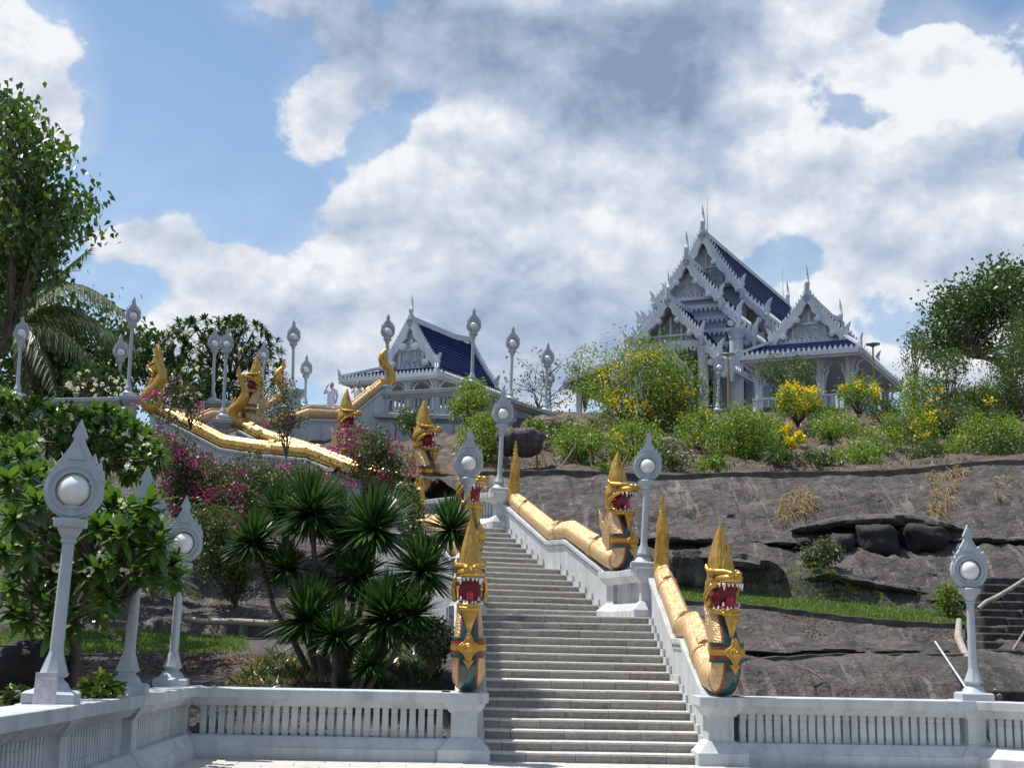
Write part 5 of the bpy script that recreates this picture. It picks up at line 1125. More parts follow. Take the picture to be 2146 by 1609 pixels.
def sample(poly, n, Y0, Y1):
    """points of a crown whose outline, at that depth, is the given one"""
    a = np.array(poly, float); out = []
    while len(out) < n:
        q = NR.uniform(a.min(0), a.max(0), (n, 2)); q = q[inpoly(q, poly)]
        out += [at(x, y, NR.uniform(Y0, Y1)) for x, y in q]
    return np.array(out[:n])
def stems(mb, base, ends, r0=.05, r1=.012, sag=.15, n=6, seg=5):
    base = np.asarray(base, float)
    for e in ends:
        e = np.asarray(e, float); d = e-base; pts = []
        for k in range(seg+1):
            t = k/seg; p = base+d*t; p = p+np.array([0, 0, 1])*np.linalg.norm(d)*sag*math.sin(pi*t)+NR.normal(size=3)*.02*np.linalg.norm(d)*(0 < k < seg); pts.append(p)
        mb.tube(pts, list(np.linspace(r0, r1, seg+1)), n, cap=False)
def plant(name, label, cat_, loc, group=None):
    return empty(name, tuple(loc), label=label, cat=cat_, group=group)
def stuffed(o): o['kind'] = 'stuff'; return o
def leafmass(t, V, F, m, name='foliage', o0=None):
    o0 = np.array(t.location); return stuffed(link(name, np_mesh(name, V-o0, F, m), t))
# ---------------- frangipani: rosettes of broad leaves
FPROF = [.18, .55, .92, 1.0, .38]
def fr_leaf_mesh(L, w, m):
    V, F = strips(np.zeros((1, 3)), np.array([[1, 0, .0]]), np.array([[0, 0, 1.0]]), L, w, 4, .22, FPROF); V[:, 2] += np.abs(V[:, 1])*.25; return np_mesh('leaf', V, F, m, True)
FLM = [fr_leaf_mesh(l, w, LF_FRANG) for l, w in ((.30, .098), (.27, .088), (.33, .105), (.24, .09))]
def rosette_dirs(n, axis):
    axis = unit(np.asarray(axis, float)); ref = np.array([1, 0, 0.]) if abs(axis[0]) < .8 else np.array([0, 1, 0.]); u = unit(np.cross(axis, ref)); v = np.cross(axis, u); out = []
    for k in range(n):
        a = k*2.4+NR.uniform(-.2, .2); e = R(75)*(1-(k/n))+R(8)*(k/n)-R(18)*(k/n > .75)+NR.uniform(-.15, .15); out.append((u*math.cos(a)+v*math.sin(a))*math.cos(e)+axis*math.sin(e))
    return np.array(out)
def flowers(P, k=9, r=.10, s=.035, petals=5, m=None):
    C = []; A = []; N_ = []
    for p in P:
        for _ in range(k):
            d = rdir(1, .4)[0]; c = p+d*r*NR.uniform(.4, 1); ax = d; ref = rdir(1)[0]; u = unit(np.cross(ax, ref)); v = np.cross(ax, u)
            for j in range(petals):
                a = 2*pi*j/petals; C.append(c); A.append(u*math.cos(a)+v*math.sin(a)+ax*.35); N_.append(ax)
    return cards(np.array(C), np.array(A), np.array(N_), s, s*.8, 0, .1)
def frangipani(label, base, rose, scale, nleaf, singles=0, m=LF_FRANG, flow=(), fl_k=10, fl_r=.10, fl_s=.04, trunk=.10, twigs=True, group=None):
    t = plant('frangipani_tree', label, 'tree', base, group); o0 = np.array(base); mb = MB()
    rose = np.asarray(rose); cen = rose.mean(0); fork = o0*.45+cen*.55; fork[2] = o0[2]+(cen[2]-o0[2])*.35
    mb.tube([o0-[0, 0, .3], (o0+fork)/2+[.1, 0, 0], fork], [trunk, trunk*.9, trunk*.75], 8)
    mids = [rose[i] for i in NR.choice(len(rose), min(8, len(rose)), replace=False)]
    if twigs:
        hubs = [fork*.5+mm*.5 for mm in mids]; stems(mb, fork, hubs, trunk*.6, trunk*.35, .1)
        for p in rose[:160]:
            h = min(hubs, key=lambda q: np.linalg.norm(q-p)); stems(mb, h, [p], trunk*.3, .018, .05, 5, 4)
    mb.xf(Matrix.Translation(tuple(-o0))); link('trunk', mb.mesh('trunk', BARK, 60), t)
    Cs, As, Ls = [], [], []; cnt = 0
    for p in rose:
        ax = unit((p-cen)*np.array([.6, .6, .4])+np.array([0, -.25, .8])); dd = rosette_dirs(nleaf, ax)
        for d in dd:
            if cnt < singles:
                x = Vector(d); q = x.to_track_quat('X', 'Z'); link('leaf', FLM[cnt % 4], t, tuple(p-o0), q.to_euler(), scale*NR.uniform(.85, 1.15)); cnt += 1
            else: Cs.append(p); As.append(d); Ls.append(.29*scale*NR.uniform(.8, 1.15))
    if Cs:
        Cs, As, Ls = np.array(Cs), np.array(As), np.array(Ls); V, F = strips(Cs, As, np.tile([0, 0, 1.0], (len(Cs), 1)), Ls, Ls*.32, 3, .22, [.2, .75, 1.0, .35]); leafmass(t, V, F, m)
    if len(flow):
        V, F = flowers(np.asarray(flow), fl_k, fl_r, fl_s); leafmass(t, V, F, PETALW, 'blossoms')
    return t
front = [(0, 935), (70, 925), (110, 1000), (225, 1015), (260, 1060), (330, 1045), (400, 1120), (415, 1190), (390, 1225), (300, 1215), (250, 1235), (210, 1310), (120, 1330), (0, 1300)]
edge = [(118, 1015), (250, 1020), (280, 1075), (350, 1050), (400, 1115), (410, 1180), (330, 1150), (365, 1215), (300, 1170), (250, 1180), (205, 1110), (235, 1110), (205, 1200), (300, 1100), (340, 1100), (240, 1060), (270, 1140), (320, 1200), (210, 1240), (275, 1085), (292, 1112), (310, 1062), (342, 1085), (300, 1150), (330, 1128), (362, 1092), (378, 1115), (390, 1140), (362, 1185), (398, 1205), (345, 1160), (285, 1205), (255, 1120)]
rose = [at(x, y, NR.uniform(-6.6, -5.2)) for x, y in edge]+[at(x, y, NR.uniform(-7, -5.5)) for x, y in ((40, 960), (15, 1010), (75, 1055), (60, 1000), (30, 1090), (10, 1160), (60, 1150))]
rose = rose+list(sample(front, 200, -5.5, 1.5))
def ok_(p):
    x, y = pix(p); return not (p[0] > -8.7 and p[2] < 1.7) and not (x > 332 and 1020 < y < 1178) and not (245 < x < 330 and y < 1042) and not (x > 375)
rose = [p for p in rose if ok_(p)]
fl_px = [(83, 928), (253, 1053), (185, 1197), (270, 978), (360, 1150), (305, 940), (38, 1150), (120, 1190), (215, 1165), (262, 1195)]
frangipani('big frangipani in the near corner, broad shiny leaves spilling over the lamps', at(150, 1400, -1.5), rose, 1.12, 17, 300, flow=[at(x, y, -6.4) for x, y in fl_px], fl_k=7, fl_r=.085, fl_s=.038)
up_l = [(0, 815), (60, 840), (150, 850), (230, 860), (290, 880), (330, 915), (345, 970), (300, 1000), (200, 980), (120, 960), (60, 930), (0, 930)]
frangipani('frangipani bush on the slope just under the high landing balustrade', at(150, 1080, 9), list(sample(up_l, 300, 5.5, 15)), 1.15, 14, 0, LF_FRANG, flow=list(sample(up_l, 16, 5.0, 6)), fl_k=7, fl_s=.05)
back = [(290, 690), (330, 700), (360, 675), (430, 664), (500, 668), (560, 690), (590, 725), (600, 790), (570, 830), (500, 850), (420, 850), (340, 830), (300, 790)]
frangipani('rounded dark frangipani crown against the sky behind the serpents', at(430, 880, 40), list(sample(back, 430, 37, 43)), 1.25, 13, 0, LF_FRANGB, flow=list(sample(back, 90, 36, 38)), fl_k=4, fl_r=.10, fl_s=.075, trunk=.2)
low = [(150, 775), (230, 770), (270, 800), (300, 840), (200, 835), (130, 820)]
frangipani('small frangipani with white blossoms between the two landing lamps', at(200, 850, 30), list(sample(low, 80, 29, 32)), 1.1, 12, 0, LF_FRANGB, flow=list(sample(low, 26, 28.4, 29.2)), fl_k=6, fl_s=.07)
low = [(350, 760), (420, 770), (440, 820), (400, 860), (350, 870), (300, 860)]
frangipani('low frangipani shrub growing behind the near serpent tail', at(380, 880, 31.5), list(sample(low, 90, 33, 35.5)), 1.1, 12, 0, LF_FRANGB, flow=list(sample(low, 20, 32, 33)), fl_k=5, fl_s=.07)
# ---------------- heart leaved tree
def clumped(t, cl, per, rad, L, m, droop=.25, wk=.72, updown=-.5, name='crown', flat=.8):
    C = np.repeat(cl, per, 0)+NR.normal(size=(len(cl)*per, 3))*rad*np.array([1, 1, flat]); A = rdir(len(C)); A[:, 2] = A[:, 2]*.6+updown; V, F = cards(C, A, rdir(len(C), .9), L*NR.uniform(.7, 1.2, len(C)), L*wk*NR.uniform(.8, 1.1, len(C)), droop, .10); return leafmass(t, V, F, m, name)
def tree(label, base, cl, per, rad, L, m, trunk=.2, name='broadleaf_tree', fork_h=.4, group=None, bark=BARK, **k):
    t = plant(name, label, 'tree', base, group); o0 = np.array(base, float); mb = MB(); cl = np.asarray(cl); cen = cl.mean(0); fork = o0+(cen-o0)*fork_h
    mb.tube([o0-[0, 0, .4], o0*.6+fork*.4+[trunk*.5, 0, 0], fork], [trunk*1.25, trunk, trunk*.8], 9); lim = cl[NR.choice(len(cl), min(7, len(cl)), replace=False)]; hubs = [fork*.45+q*.55 for q in lim]; stems(mb, fork, hubs, trunk*.55, trunk*.25, .06)
    for p in cl[:150]: h = min(hubs, key=lambda q: np.linalg.norm(q-p)); stems(mb, h, [p], trunk*.2, .012, .04, 5, 4)
    mb.xf(Matrix.Translation(tuple(-o0))); link('trunk', mb.mesh('trunk', bark, 60), t); clumped(t, cl, per, rad, L, m, **k); return t
bo = [(0, 160), (38, 152), (40, 200), (62, 240), (60, 275), (118, 290), (120, 310), (85, 345), (110, 380), (150, 385), (188, 400), (190, 430), (205, 450), (205, 490), (165, 480), (140, 470), (120, 500), (140, 545), (110, 575), (70, 570), (55, 600), (0, 650)]
cl = np.concatenate([sample(bo, 92, 3.5, 7.5), sample([(-330, 150), (0, 160), (0, 640), (-330, 700)], 70, 3.5, 9), sample([(0, 420), (110, 430), (110, 560), (60, 600), (0, 640)], 45, 4.5, 9)])
tree('tall heart leaved tree rising at the picture edge beside the sky', at(-150, 1250, 6), cl, 46, .25, .155, LF_BODHI, .3, 'heart_leaved_tree', .45, wk=.85, updown=-.75)
dk = [(0, 610), (60, 630), (160, 655), (215, 640), (250, 690), (290, 700), (290, 800), (250, 830), (130, 845), (0, 830)]
tree('dark dense tree standing in shade behind the palm fronds', at(60, 900, 40), sample(dk, 170, 36, 43), 60, .6, .28, LF_TREE, .25, 'shade_tree')
# ---------------- coconut palm
def palm(label, base, heart, fronds, m=LF_PALM):
    t = plant('coconut_palm', label, 'palm', base); o0 = np.array(base, float); heart = np.asarray(heart, float)
    mb = MB(); mb.tube([(0, 0, -.4), tuple((heart-o0)*.5+[.3, 0, 0]), tuple(heart-o0)], [.2, .16, .14], 10); mb.build('trunk', BARK, t, smooth=60, fix=True)
    for tip, lift, droop in fronds:
        tip = np.asarray(tip, float); d = tip-heart; Ln = np.linalg.norm(d); ps = []
        for k in range(15):
            u = k/14; ps.append(heart+d*u+np.array([0, 0, 1])*Ln*lift*math.sin(pi*u**.8))
        ps = np.array(ps); m1 = MB(); m1.tube([tuple(p-o0) for p in ps], list(np.linspace(.035, .008, 15)), 5); f = m1.build('frond', TWIG, t)
        C = []; A = []; L = []
        for i in range(75):
            u = .1+.9*i/75; x = u*14; k = min(int(x), 13); p = ps[k]+(ps[k+1]-ps[k])*(x-k); tg = unit(ps[k+1]-ps[k]); sd = unit(np.cross(tg, [0, 0, 1.0]))
            for s in (-1, 1): C.append(p); A.append(sd*s*.8+tg*.55+np.array([0, 0, -droop*NR.uniform(.6, 1.2)])+NR.normal(size=3)*.06); L.append(Ln*.26*math.sin(pi*min(.97, u*.85+.13))**.6*NR.uniform(.85, 1.1))
        C, A, L = np.array(C), np.array(A), np.array(L); V, F = strips(C-o0, A, np.tile([0, 0, 1.0], (len(C), 1)), L, .06, 3, .25, [.6, 1, .6, .03]); stuffed(link('leaflets', np_mesh('leaflets', V, F, m), f))
hp = at(35, 700, 33)
palm('coconut palm with long drooping fronds reaching towards the tall lamp', at(20, 1000, 33), hp, [(at(262, 655, 32), .36, .7), (at(290, 735, 33.5), .22, .75), (at(194, 518, 35), .10, .3), (at(225, 790, 32), .22, .9), (at(120, 830, 31.5), .25, .8), (at(-160, 640, 33), .3, .7), (at(150, 595, 36), .3, .5), (at(225, 690, 35), .30, .7), (at(60, 830, 32), .2, .9), (at(-100, 760, 33), .3, .9)])
# ---------------- dracaena group
def dracaena(label, base, c, Rr, m=LF_DRAC, n=400, up_=.25):
    t = plant('dracaena_plant', label, 'plant', base, 'spiky dracaenas beside the stair foot'); o0 = np.array(base, float); c = np.asarray(c, float); v = c-o0
    mb = MB(); mid = v*.5+np.array([v[0]*.15, v[1]*.15, 0]); mb.tube([(0, 0, -.25), tuple(mid*.6), tuple(mid), tuple(v*.8+mid*.1), tuple(v)], [.075, .06, .05, .05, .045], 8); mb.build('stem', BARK, t, smooth=60)
    d = []; L = []
    for k in range(n):
        e = R(NR.uniform(-50, 88)); e = e*(.75 if e < 0 else 1); a = NR.uniform(0, 2*pi); d.append([math.cos(a)*math.cos(e), math.sin(a)*math.cos(e), math.sin(e)]); L.append(Rr*NR.uniform(.8, 1.12)*(1.0 if e > -.3 else .9))
    d, L = np.array(d), np.array(L); V, F = strips(np.tile(v, (n, 1))+d*.04, d, np.tile([0, 0, 1.0], (n, 1))+NR.normal(size=(n, 3))*.2, L, Rr*.078, 4, .20*(1.1-np.abs(d[:, 2])), [.8, 1, .9, .65, .02])
    stuffed(link('rosette', np_mesh('rosette', V, F, m), t))
DR = [(531, 1140, 64, 3.6, 'leaning out lowest over the rock, at the end of a bent stem'), (582, 1076, 58, 4.6, 'behind, between the two tall crowns by the bougainvillea'), (652, 1080, 86, 3.4, 'tallest crown on a pale bare stem'), (783, 1112, 92, 3.0, 'broadest crown in the middle of the group'), (946, 1112, 66, 2.6, 'spiky crown touching the crest of the serpent seen head on'),
      (884, 1200, 76, 2.4, 'spiky crown beside the white parapet'), (646, 1300, 84, 2.6, 'low crown spreading near the fallen log'), (814, 1298, 88, 2.0, 'low crown directly above the front balustrade'), (668, 1240, 44, 3.6, 'small crown between the bare stems'), (712, 1090, 60, 4.4, 'shaded crown at the back of the group'), (725, 1150, 64, 4.0, 'drooping shaded crown under the broadest one'), (600, 1195, 56, 3.4, 'shaded crown hanging between the leaning stem and the tallest'), (748, 1215, 70, 2.9, 'dark crown filling the middle of the group'), (705, 1335, 62, 2.0, 'low dark crown close to the balustrade rail'), (868, 1290, 60, 1.8, 'low crown beside the variegated bush'), (775, 1395, 44, 1.5, 'youngest crown sprouting at ground level')]
for x, y, r, Y, d in DR:
    c = at(x, y, Y); b = at(705+(x-720)*.22, 1400, Y-.3); b[2] = max(ZL(b[0], b[1]), .5)-.02
    dracaena('dracaena, '+d, b, c, 1.16*r*np.linalg.norm(c-CAM)/FPX)
# ---------------- bougainvillea
awx = [330, 470, 545, 650, 745, 885]; awy = [27.0, 25.4, 24.6, 23.4, 22.0, 19.7]
def bougainvillea(label, base, poly, n, Y, ny, nleaf, nbr, bs=.10):
    t = plant('bougainvillea_bush', label, 'shrub', base, 'magenta flowering bougainvillea on the slope'); o0 = np.array(base, float); n = int(n*1.5); E = sample(poly, n, Y[0], Y[1]); mb = MB()
    hubs = o0+(E[NR.choice(n, 7)]-o0)*.5+NR.normal(size=(7, 3))*.25; stems(mb, o0, hubs, .03, .018, .2, 5, 5); C = []; B = []
    for e in E:
        h = hubs[NR.integers(7)]; d = e-h; up_ = np.linalg.norm(d)*NR.uniform(.1, .4); ps = [h+d*u+np.array([0, 0, up_*math.sin(pi*u)])+NR.normal(size=3)*.05 for u in np.linspace(0, 1, 7)]; mb.tube([tuple(p) for p in ps], list(np.linspace(.014, .004, 7)), 4, cap=False)
        for _ in range(int(nleaf*2.2)): u = NR.uniform(.15, 1)*6; k = min(int(u), 5); C.append(ps[k]+(ps[k+1]-ps[k])*(u-k)+NR.normal(size=3)*.12)
        if NR.uniform() < nbr:
            for _ in range(NR.integers(8, 26)): B.append(ps[-1]+NR.normal(size=3)*np.array([.13, .13, .09]))
    mb.xf(Matrix.Translation(tuple(-o0))); stuffed(link('branches', mb.mesh('branches', TWIG, 60), t)); C = np.array(C); A = rdir(len(C), -.1); V, F = cards(C, A, rdir(len(C), .8), bs*NR.uniform(.7, 1.3, len(C)), bs*.62, .1); leafmass(t, V, F, LF_BOUG)
    if len(B): B = np.array(B); V, F = cards(B, rdir(len(B), .2), rdir(len(B), .3), .095, .085, 0, .2); leafmass(t, V, F, BRACT, 'bracts')
bougainvillea('bougainvillea tangle between the upper frangipani and the white wall', at(430, 1180, 17), [(280, 900), (340, 900), (420, 945), (500, 1010), (520, 1110), (440, 1130), (330, 1090), (320, 1000)], 130, (14.5, 18), 0, 34, .55)
bougainvillea('bougainvillea spreading under the middle of the long serpent', at(610, 1170, 16), [(430, 985), (540, 975), (640, 985), (740, 1020), (760, 1080), (600, 1110), (480, 1130), (430, 1060)], 150, (14, 18), 0, 34, .5)
bougainvillea('bougainvillea climbing over the vine faced serpent', at(800, 1080, 18.5), [(690, 920), (740, 880), (800, 900), (860, 950), (880, 1020), (840, 1060), (760, 1040), (710, 990)], 52, (17.0, 19.5), 0, 24, .5)
bougainvillea('bare lower bougainvillea twigs above the shaded rock', at(470, 1250, 12), [(390, 1060), (500, 1070), (560, 1120), (540, 1210), (430, 1240), (400, 1160)], 90, (10.5, 13.5), 0, 34, .06)
bougainvillea('bougainvillea shoots rising before the red mouth serpent', at(600, 960, 21), [(540, 800), (600, 790), (640, 840), (640, 920), (590, 950), (550, 890)], 16, (21, 23), 0, 20, .14)
bougainvillea('bougainvillea sprays hanging by the near serpent tail', at(400, 900, 25), [(270, 850), (400, 780), (440, 850), (440, 930), (350, 900)], 18, (23.5, 25), 0, 14, .35)
# leafy climber on the parapet corner
t = plant('climbing_vine', 'leafy green climber hanging over the parapet corner beside the broad dracaena', 'vine', at(862, 1130, 9.0)); P = sample([(835, 1010), (870, 1015), (888, 1060), (885, 1130), (850, 1150), (830, 1090)], 900, 8.4, 9.2); V, F = cards(P, rdir(len(P), -.5), rdir(len(P), .3)+[0, -.8, 0], .10, .09, .1); leafmass(t, V, F, LF_SHRUBD)
# ---------------- bright shrubs on the right slope
def shrub(label, cx, cy, rx, ry, Y, nl, fl=0.0, m=LF_SHRUB, L=.11, base_dy=None, depth=1.6, nst=9, name='flowering_shrub', cat_='shrub', group='bright shrubs on the slope under the temple', flm=PETALY):
    by = cy+ry*1.05 if base_dy is None else cy+base_dy; b = at(cx, by, Y); t = plant(name, label, cat_, b, group); o0 = np.array(b)
    nl = int(nl*3.0); L = L*1.28; ry = ry*1.12; cy = cy-ry*.08; k = max(9, int(nl/60)); a = NR.uniform(0, 2*pi, k); r = np.sqrt(NR.uniform(0, 1, k)); cl = np.array([at(cx+rx*.86*q*math.cos(w), cy+ry*.86*q*math.sin(w)*(1.0 if math.sin(w) < 0 else .8), Y+NR.uniform(-depth, depth)*math.sqrt(max(0.05, 1-q*q))) for q, w in zip(r, a)])
    rad = .5*(rx+ry)*.20*np.linalg.norm(o0-CAM)/FPX; mb = MB(); stems(mb, o0-[0, 0, .2], cl[:max(nst, k//2)], .035, .01, .08, 5, 5); mb.xf(Matrix.Translation(tuple(-o0))); link('stems', mb.mesh('stems', TWIG, 60), t)
    per = int(nl/k); C = np.repeat(cl, per, 0)+NR.normal(size=(k*per, 3))*rad; A = rdir(len(C), -.05); V, F = cards(C, A, rdir(len(C), .9), L*NR.uniform(.7, 1.25, len(C)), L*.42, .15); leafmass(t, V, F, m)
    if fl:
        q = cl[NR.choice(k, max(1, int(k*min(1, fl)*.6)), replace=False)]; P = np.repeat(q, int(26+30*fl), 0)+NR.normal(size=(len(q)*int(26+30*fl), 3))*min(rad*.6, .17)+[0, -.25, .1]; V, F = cards(P, rdir(len(P), .3), rdir(len(P), .4), .13, .11, 0, .2); leafmass(t, V, F, flm, 'blossoms')
    return t
SH = [('largest yellow flowering shrub before the temple porch', 1350, 835, 118, 108, 31, 3600, .26), ('thin airy shrub reaching up beside the largest one', 1225, 790, 34, 60, 33, 360, .0), ('shrub with yellow sprays leaning toward the stairs lamp', 1432, 850, 48, 78, 32, 900, .10),
      ('low wide green shrub above the dark kerb, beside bare stems', 1215, 930, 52, 38, 22.5, 900, .05), ('shrub growing through the largest one at its foot', 1330, 940, 70, 48, 23, 1200, .12), ('dense dark green shrub below the temple platform', 1552, 925, 74, 58, 24, 1900, .0), ('shrub covered in bright yellow blossom clusters', 1672, 848, 50, 36, 30, 800, .7), ('yellow blossom spray hanging over bare rock', 1655, 925, 28, 26, 26, 260, 1.1),
      ('slender green shrub before the larger pavilion floor', 1650, 785, 66, 36, 33, 620, .0), ('orange yellow topped shrub under the pavilion corner', 1800, 825, 42, 38, 33, 620, .35), ('low shrub on the slope under the dark beam', 1755, 900, 62, 30, 27, 800, .04), ('straggly shrub above the dry straw tufts', 1790, 955, 58, 32, 22, 560, .05),
      ('leafy shrub with a few yellow flowers beneath the flat hut', 1905, 905, 62, 44, 27, 1100, .14), ('tall loose shrub in front of the dark crowned tree', 1990, 800, 52, 56, 34, 700, .03), ('sprawling shrub below the tall loose one', 1985, 880, 74, 40, 29, 1100, .08), ('round yellow green shrub near the end of the kerb', 2055, 925, 60, 48, 24, 1100, .12), ('high bright shrub at the picture edge under the big tree', 2125, 800, 48, 96, 33, 1700, .03), ('low shrub at the picture edge above the rock', 2120, 925, 46, 40, 24, 700, .05), ('broad leafy shrub hiding the flat hut wall', 2060, 850, 52, 44, 34, 1100, .04), ('wide shrub closing the gap under the tall loose one', 1930, 840, 48, 44, 35, 900, .06), ('tall yellow green shrub leaning in from the picture edge', 2150, 720, 36, 70, 36, 900, .03), ('tangled shrub hanging over the far end of the kerb', 2110, 945, 56, 30, 22, 700, .03),
      ('pale shrub beside the dark rock hollow and lamp', 985, 845, 48, 42, 26, 800, .0), ('bushy shrub behind the lamp with two serpent heads', 1012, 925, 52, 52, 23, 1000, .04), ('small light green sapling before the terrace wall', 868, 885, 40, 30, 27, 420, .0), ('wiry sapling tall and thin right of the disc pole', 1915, 745, 26, 60, 37, 260, .0), ('shrub between bare stems on the brown slope', 1460, 905, 46, 46, 26, 620, .06)]
for a in SH: shrub(*a[:7], fl=a[7], m=LF_SHRUB if rnd.random() < .72 else LF_SHRUBD)
# trees at the back
bt = [(1945, 730), (1955, 680), (1985, 625), (2030, 605), (2075, 580), (2110, 563), (2150, 580), (2230, 600), (2270, 760), (2180, 790), (2146, 690), (2110, 640), (2080, 690), (2040, 720), (1985, 755)]
tree('big dark crowned tree with forked trunk at the hilltop', at(2112, 850, 56), sample(bt, 150, 52, 60), 95, .65, .30, LF_TREE, .38, 'hilltop_tree', .42, updown=-.2)
sp_ = [(1050, 770), (1090, 740), (1130, 735), (1180, 755), (1215, 800), (1200, 860), (1120, 875), (1055, 850)]
tree('bare little tree with few pale leaves behind the last terrace lamps', at(1125, 885, 45), sample(sp_, 60, 43, 47), 9, .3, .16, LF_PALE, .08, 'sparse_tree', .35)
sp_ = [(1870, 840), (1890, 750), (1950, 730), (1960, 830)]
tree('thin pale sapling by the pavilion roof corner', at(1915, 865, 44), sample(sp_, 22, 43, 45), 9, .25, .14, LF_PALE, .05, 'sparse_tree', .35)
# ---------------- grass and litter
def blades(name, label, P, h, w, m, lean=.5, dirn=None, parent=None):
    n = len(P); A = rdir(n)*lean; A[:, 2] = 1.0
    if dirn is not None: A = A*.5+np.asarray(dirn)
    V, F = strips(P, A, rdir(n), h*NR.uniform(.5, 1.2, n), w, 2, .35, [1, .8, .05]); o = link(name, np_mesh(name, V, F, m), parent)
    if parent is None: setp(o, label, kind='stuff')
    else: o['kind'] = 'stuff'
    return o
def ground_pts(n, x0, x1, y0, y1, Z, keep=None):
    x = NR.uniform(x0, x1, n); y = NR.uniform(y0, y1, n); P = np.array([[a, b, Z(a, b)-.02] for a, b in zip(x, y)]); return P
P = ground_pts(17000, .9, 9.3, 9.22, 11.5, ZR); q = fbm(P*1.1, 3, 44)+NR.normal(size=len(P))*.25; P = P[(q > -.35-.6*(P[:, 1] < 10.6))]; blades('grass', 'narrow green grass strip between kerb and rock', P, .15, .022, GRASS)
P = ground_pts(16000, -19, -8.3, 7.0, 10.4, ZL); P = P[[pix(p)[0] < 515+NR.uniform(-25, 10) for p in P]]; blades('lawn_grass', 'sunlit grass patch behind the corner lamps', P, .16, .024, GRASS)
P = ground_pts(5000, -8.6, -4.6, 1.0, 4.6, ZL); blades('weeds', 'mixed weeds under the dracaena bed', P[:3000], .16, .02, LF_SHRUBD); blades('dry_weeds', 'dry straw and weeds at the corner of the dracaena bed', ground_pts(3600, -8.6, -6.6, 1.0, 6.0, ZL), .2, .018, DRYGR)
P = ground_pts(2600, .8, 9, 1.2, 8.6, ZR); q = fbm(P*.7, 2, 5); blades('rock_weeds', 'thin weeds in the cracks of the rock slabs', P[q > .45], .12, .016, LF_SHRUBD)
P = ground_pts(5200, -3, 14.5, 19.5, 40, ZR); q = fbm(P*.35, 2, 8); blades('slope_weeds', 'green weeds scattered over the shrub slope', P[q > .1], .3, .035, LF_SHRUBD); 
P = ground_pts(2600, -8.4, -4.6, .9, 9.5, ZL); q = fbm(P*.9, 2, 15); blades('undergrowth', 'dark strappy undergrowth beneath the dracaenas', P[q > -.2], .42, .035, LF_DRAC, .9)
def scatter_leaves(name, label, P, s, m):
    if not len(P): return
    V, F = cards(P+[0, 0, .03], rdir(len(P))*[1, 1, .2], np.tile([0, 0, 1.0], (len(P), 1))+NR.normal(size=(len(P), 3))*.35, s, s*.6, 0, .1); setp(link(name, np_mesh(name, V, F, m)), label, kind='stuff')
P = np.concatenate([ground_pts(2600, -13, -8.2, 4.4, 6.7, ZL), ground_pts(1500, -8.6, -4.6, 1, 6.5, ZL)]); scatter_leaves('dead_leaves', 'fallen brown leaves on the earth steps', P, .08, DEADLF)
P = ground_pts(1500, 3.5, 8.2, 6.5, 9.0, ZR); scatter_leaves('leaf_litter', 'brown litter on the slabs under the grass strip', P[fbm(P*.6, 2, 3) > .1], .07, DEADLF)
P = ground_pts(3000, -3, 14, 19.5, 36, ZR); scatter_leaves('slope_litter', 'brown litter between the shrubs', P[fbm(P*.5, 2, 13) > .15], .13, DEADLF)
def tuft(label, poly, n, Y, L=.55):
    P = []
    a = np.array(poly, float)
    c = at(*a.mean(0), Y); t = plant('straw_tuft', label, 'dry grass', c, 'dry straw tufts hanging on the cliff'); zf = []
    q = NR.uniform(a.min(0), a.max(0), (n*4, 2)); q = q[inpoly(q, poly)][:n]
    for x, y in q:
        # find where the sight line meets the rock
        lo = None
        for Yk in np.linspace(11.5, 19.2, 60):
            p = at(x, y, Yk)
            if p[2] <= ZR(p[0], Yk)+.02: lo = p; break
        if lo is not None: P.append(lo)
    if not P: return
    P = np.array(P)-np.array(c); A = rdir(len(P))*.55+np.array([.1, -.75, .15]); V, F = strips(P, A, rdir(len(P), .5), L*NR.uniform(.5, 1.1, len(P)), .022, 3, .75, [1, .9, .6, .05]); stuffed(link('straw', np_mesh('straw', V, F, DRYGR), t))
tuft('round straw tuft hanging in the middle of the bare cliff', [(1640, 1035), (1680, 1018), (1708, 1040), (1700, 1065), (1650, 1085), (1615, 1085)], 420, 17)
tuft('long straw tuft trailing down from the kerb', [(1935, 985), (1985, 970), (2025, 985), (2010, 1010), (1990, 1060), (1960, 1090), (1930, 1095), (1950, 1040)], 620, 17)
tuft('pale straw tuft on the cliff above the old steps', [(2075, 1000), (2125, 995), (2110, 1040), (2080, 1040)], 120, 17, .4)
SHX = [(1180, 905, 40, 22, 27), (1260, 985, 30, 14, 20), (1400, 960, 46, 28, 21), (1600, 900, 40, 26, 27), (1700, 965, 44, 20, 21), (1730, 870, 40, 20, 33), (1850, 860, 44, 22, 34), (1850, 930, 46, 30, 24), (1935, 950, 44, 24, 22), (2000, 940, 40, 26, 23), (2090, 875, 40, 34, 28), (1490, 975, 30, 16, 20.5), (2060, 845, 46, 28, 33), (1120, 905, 26, 22, 26), (1630, 955, 30, 18, 21)]

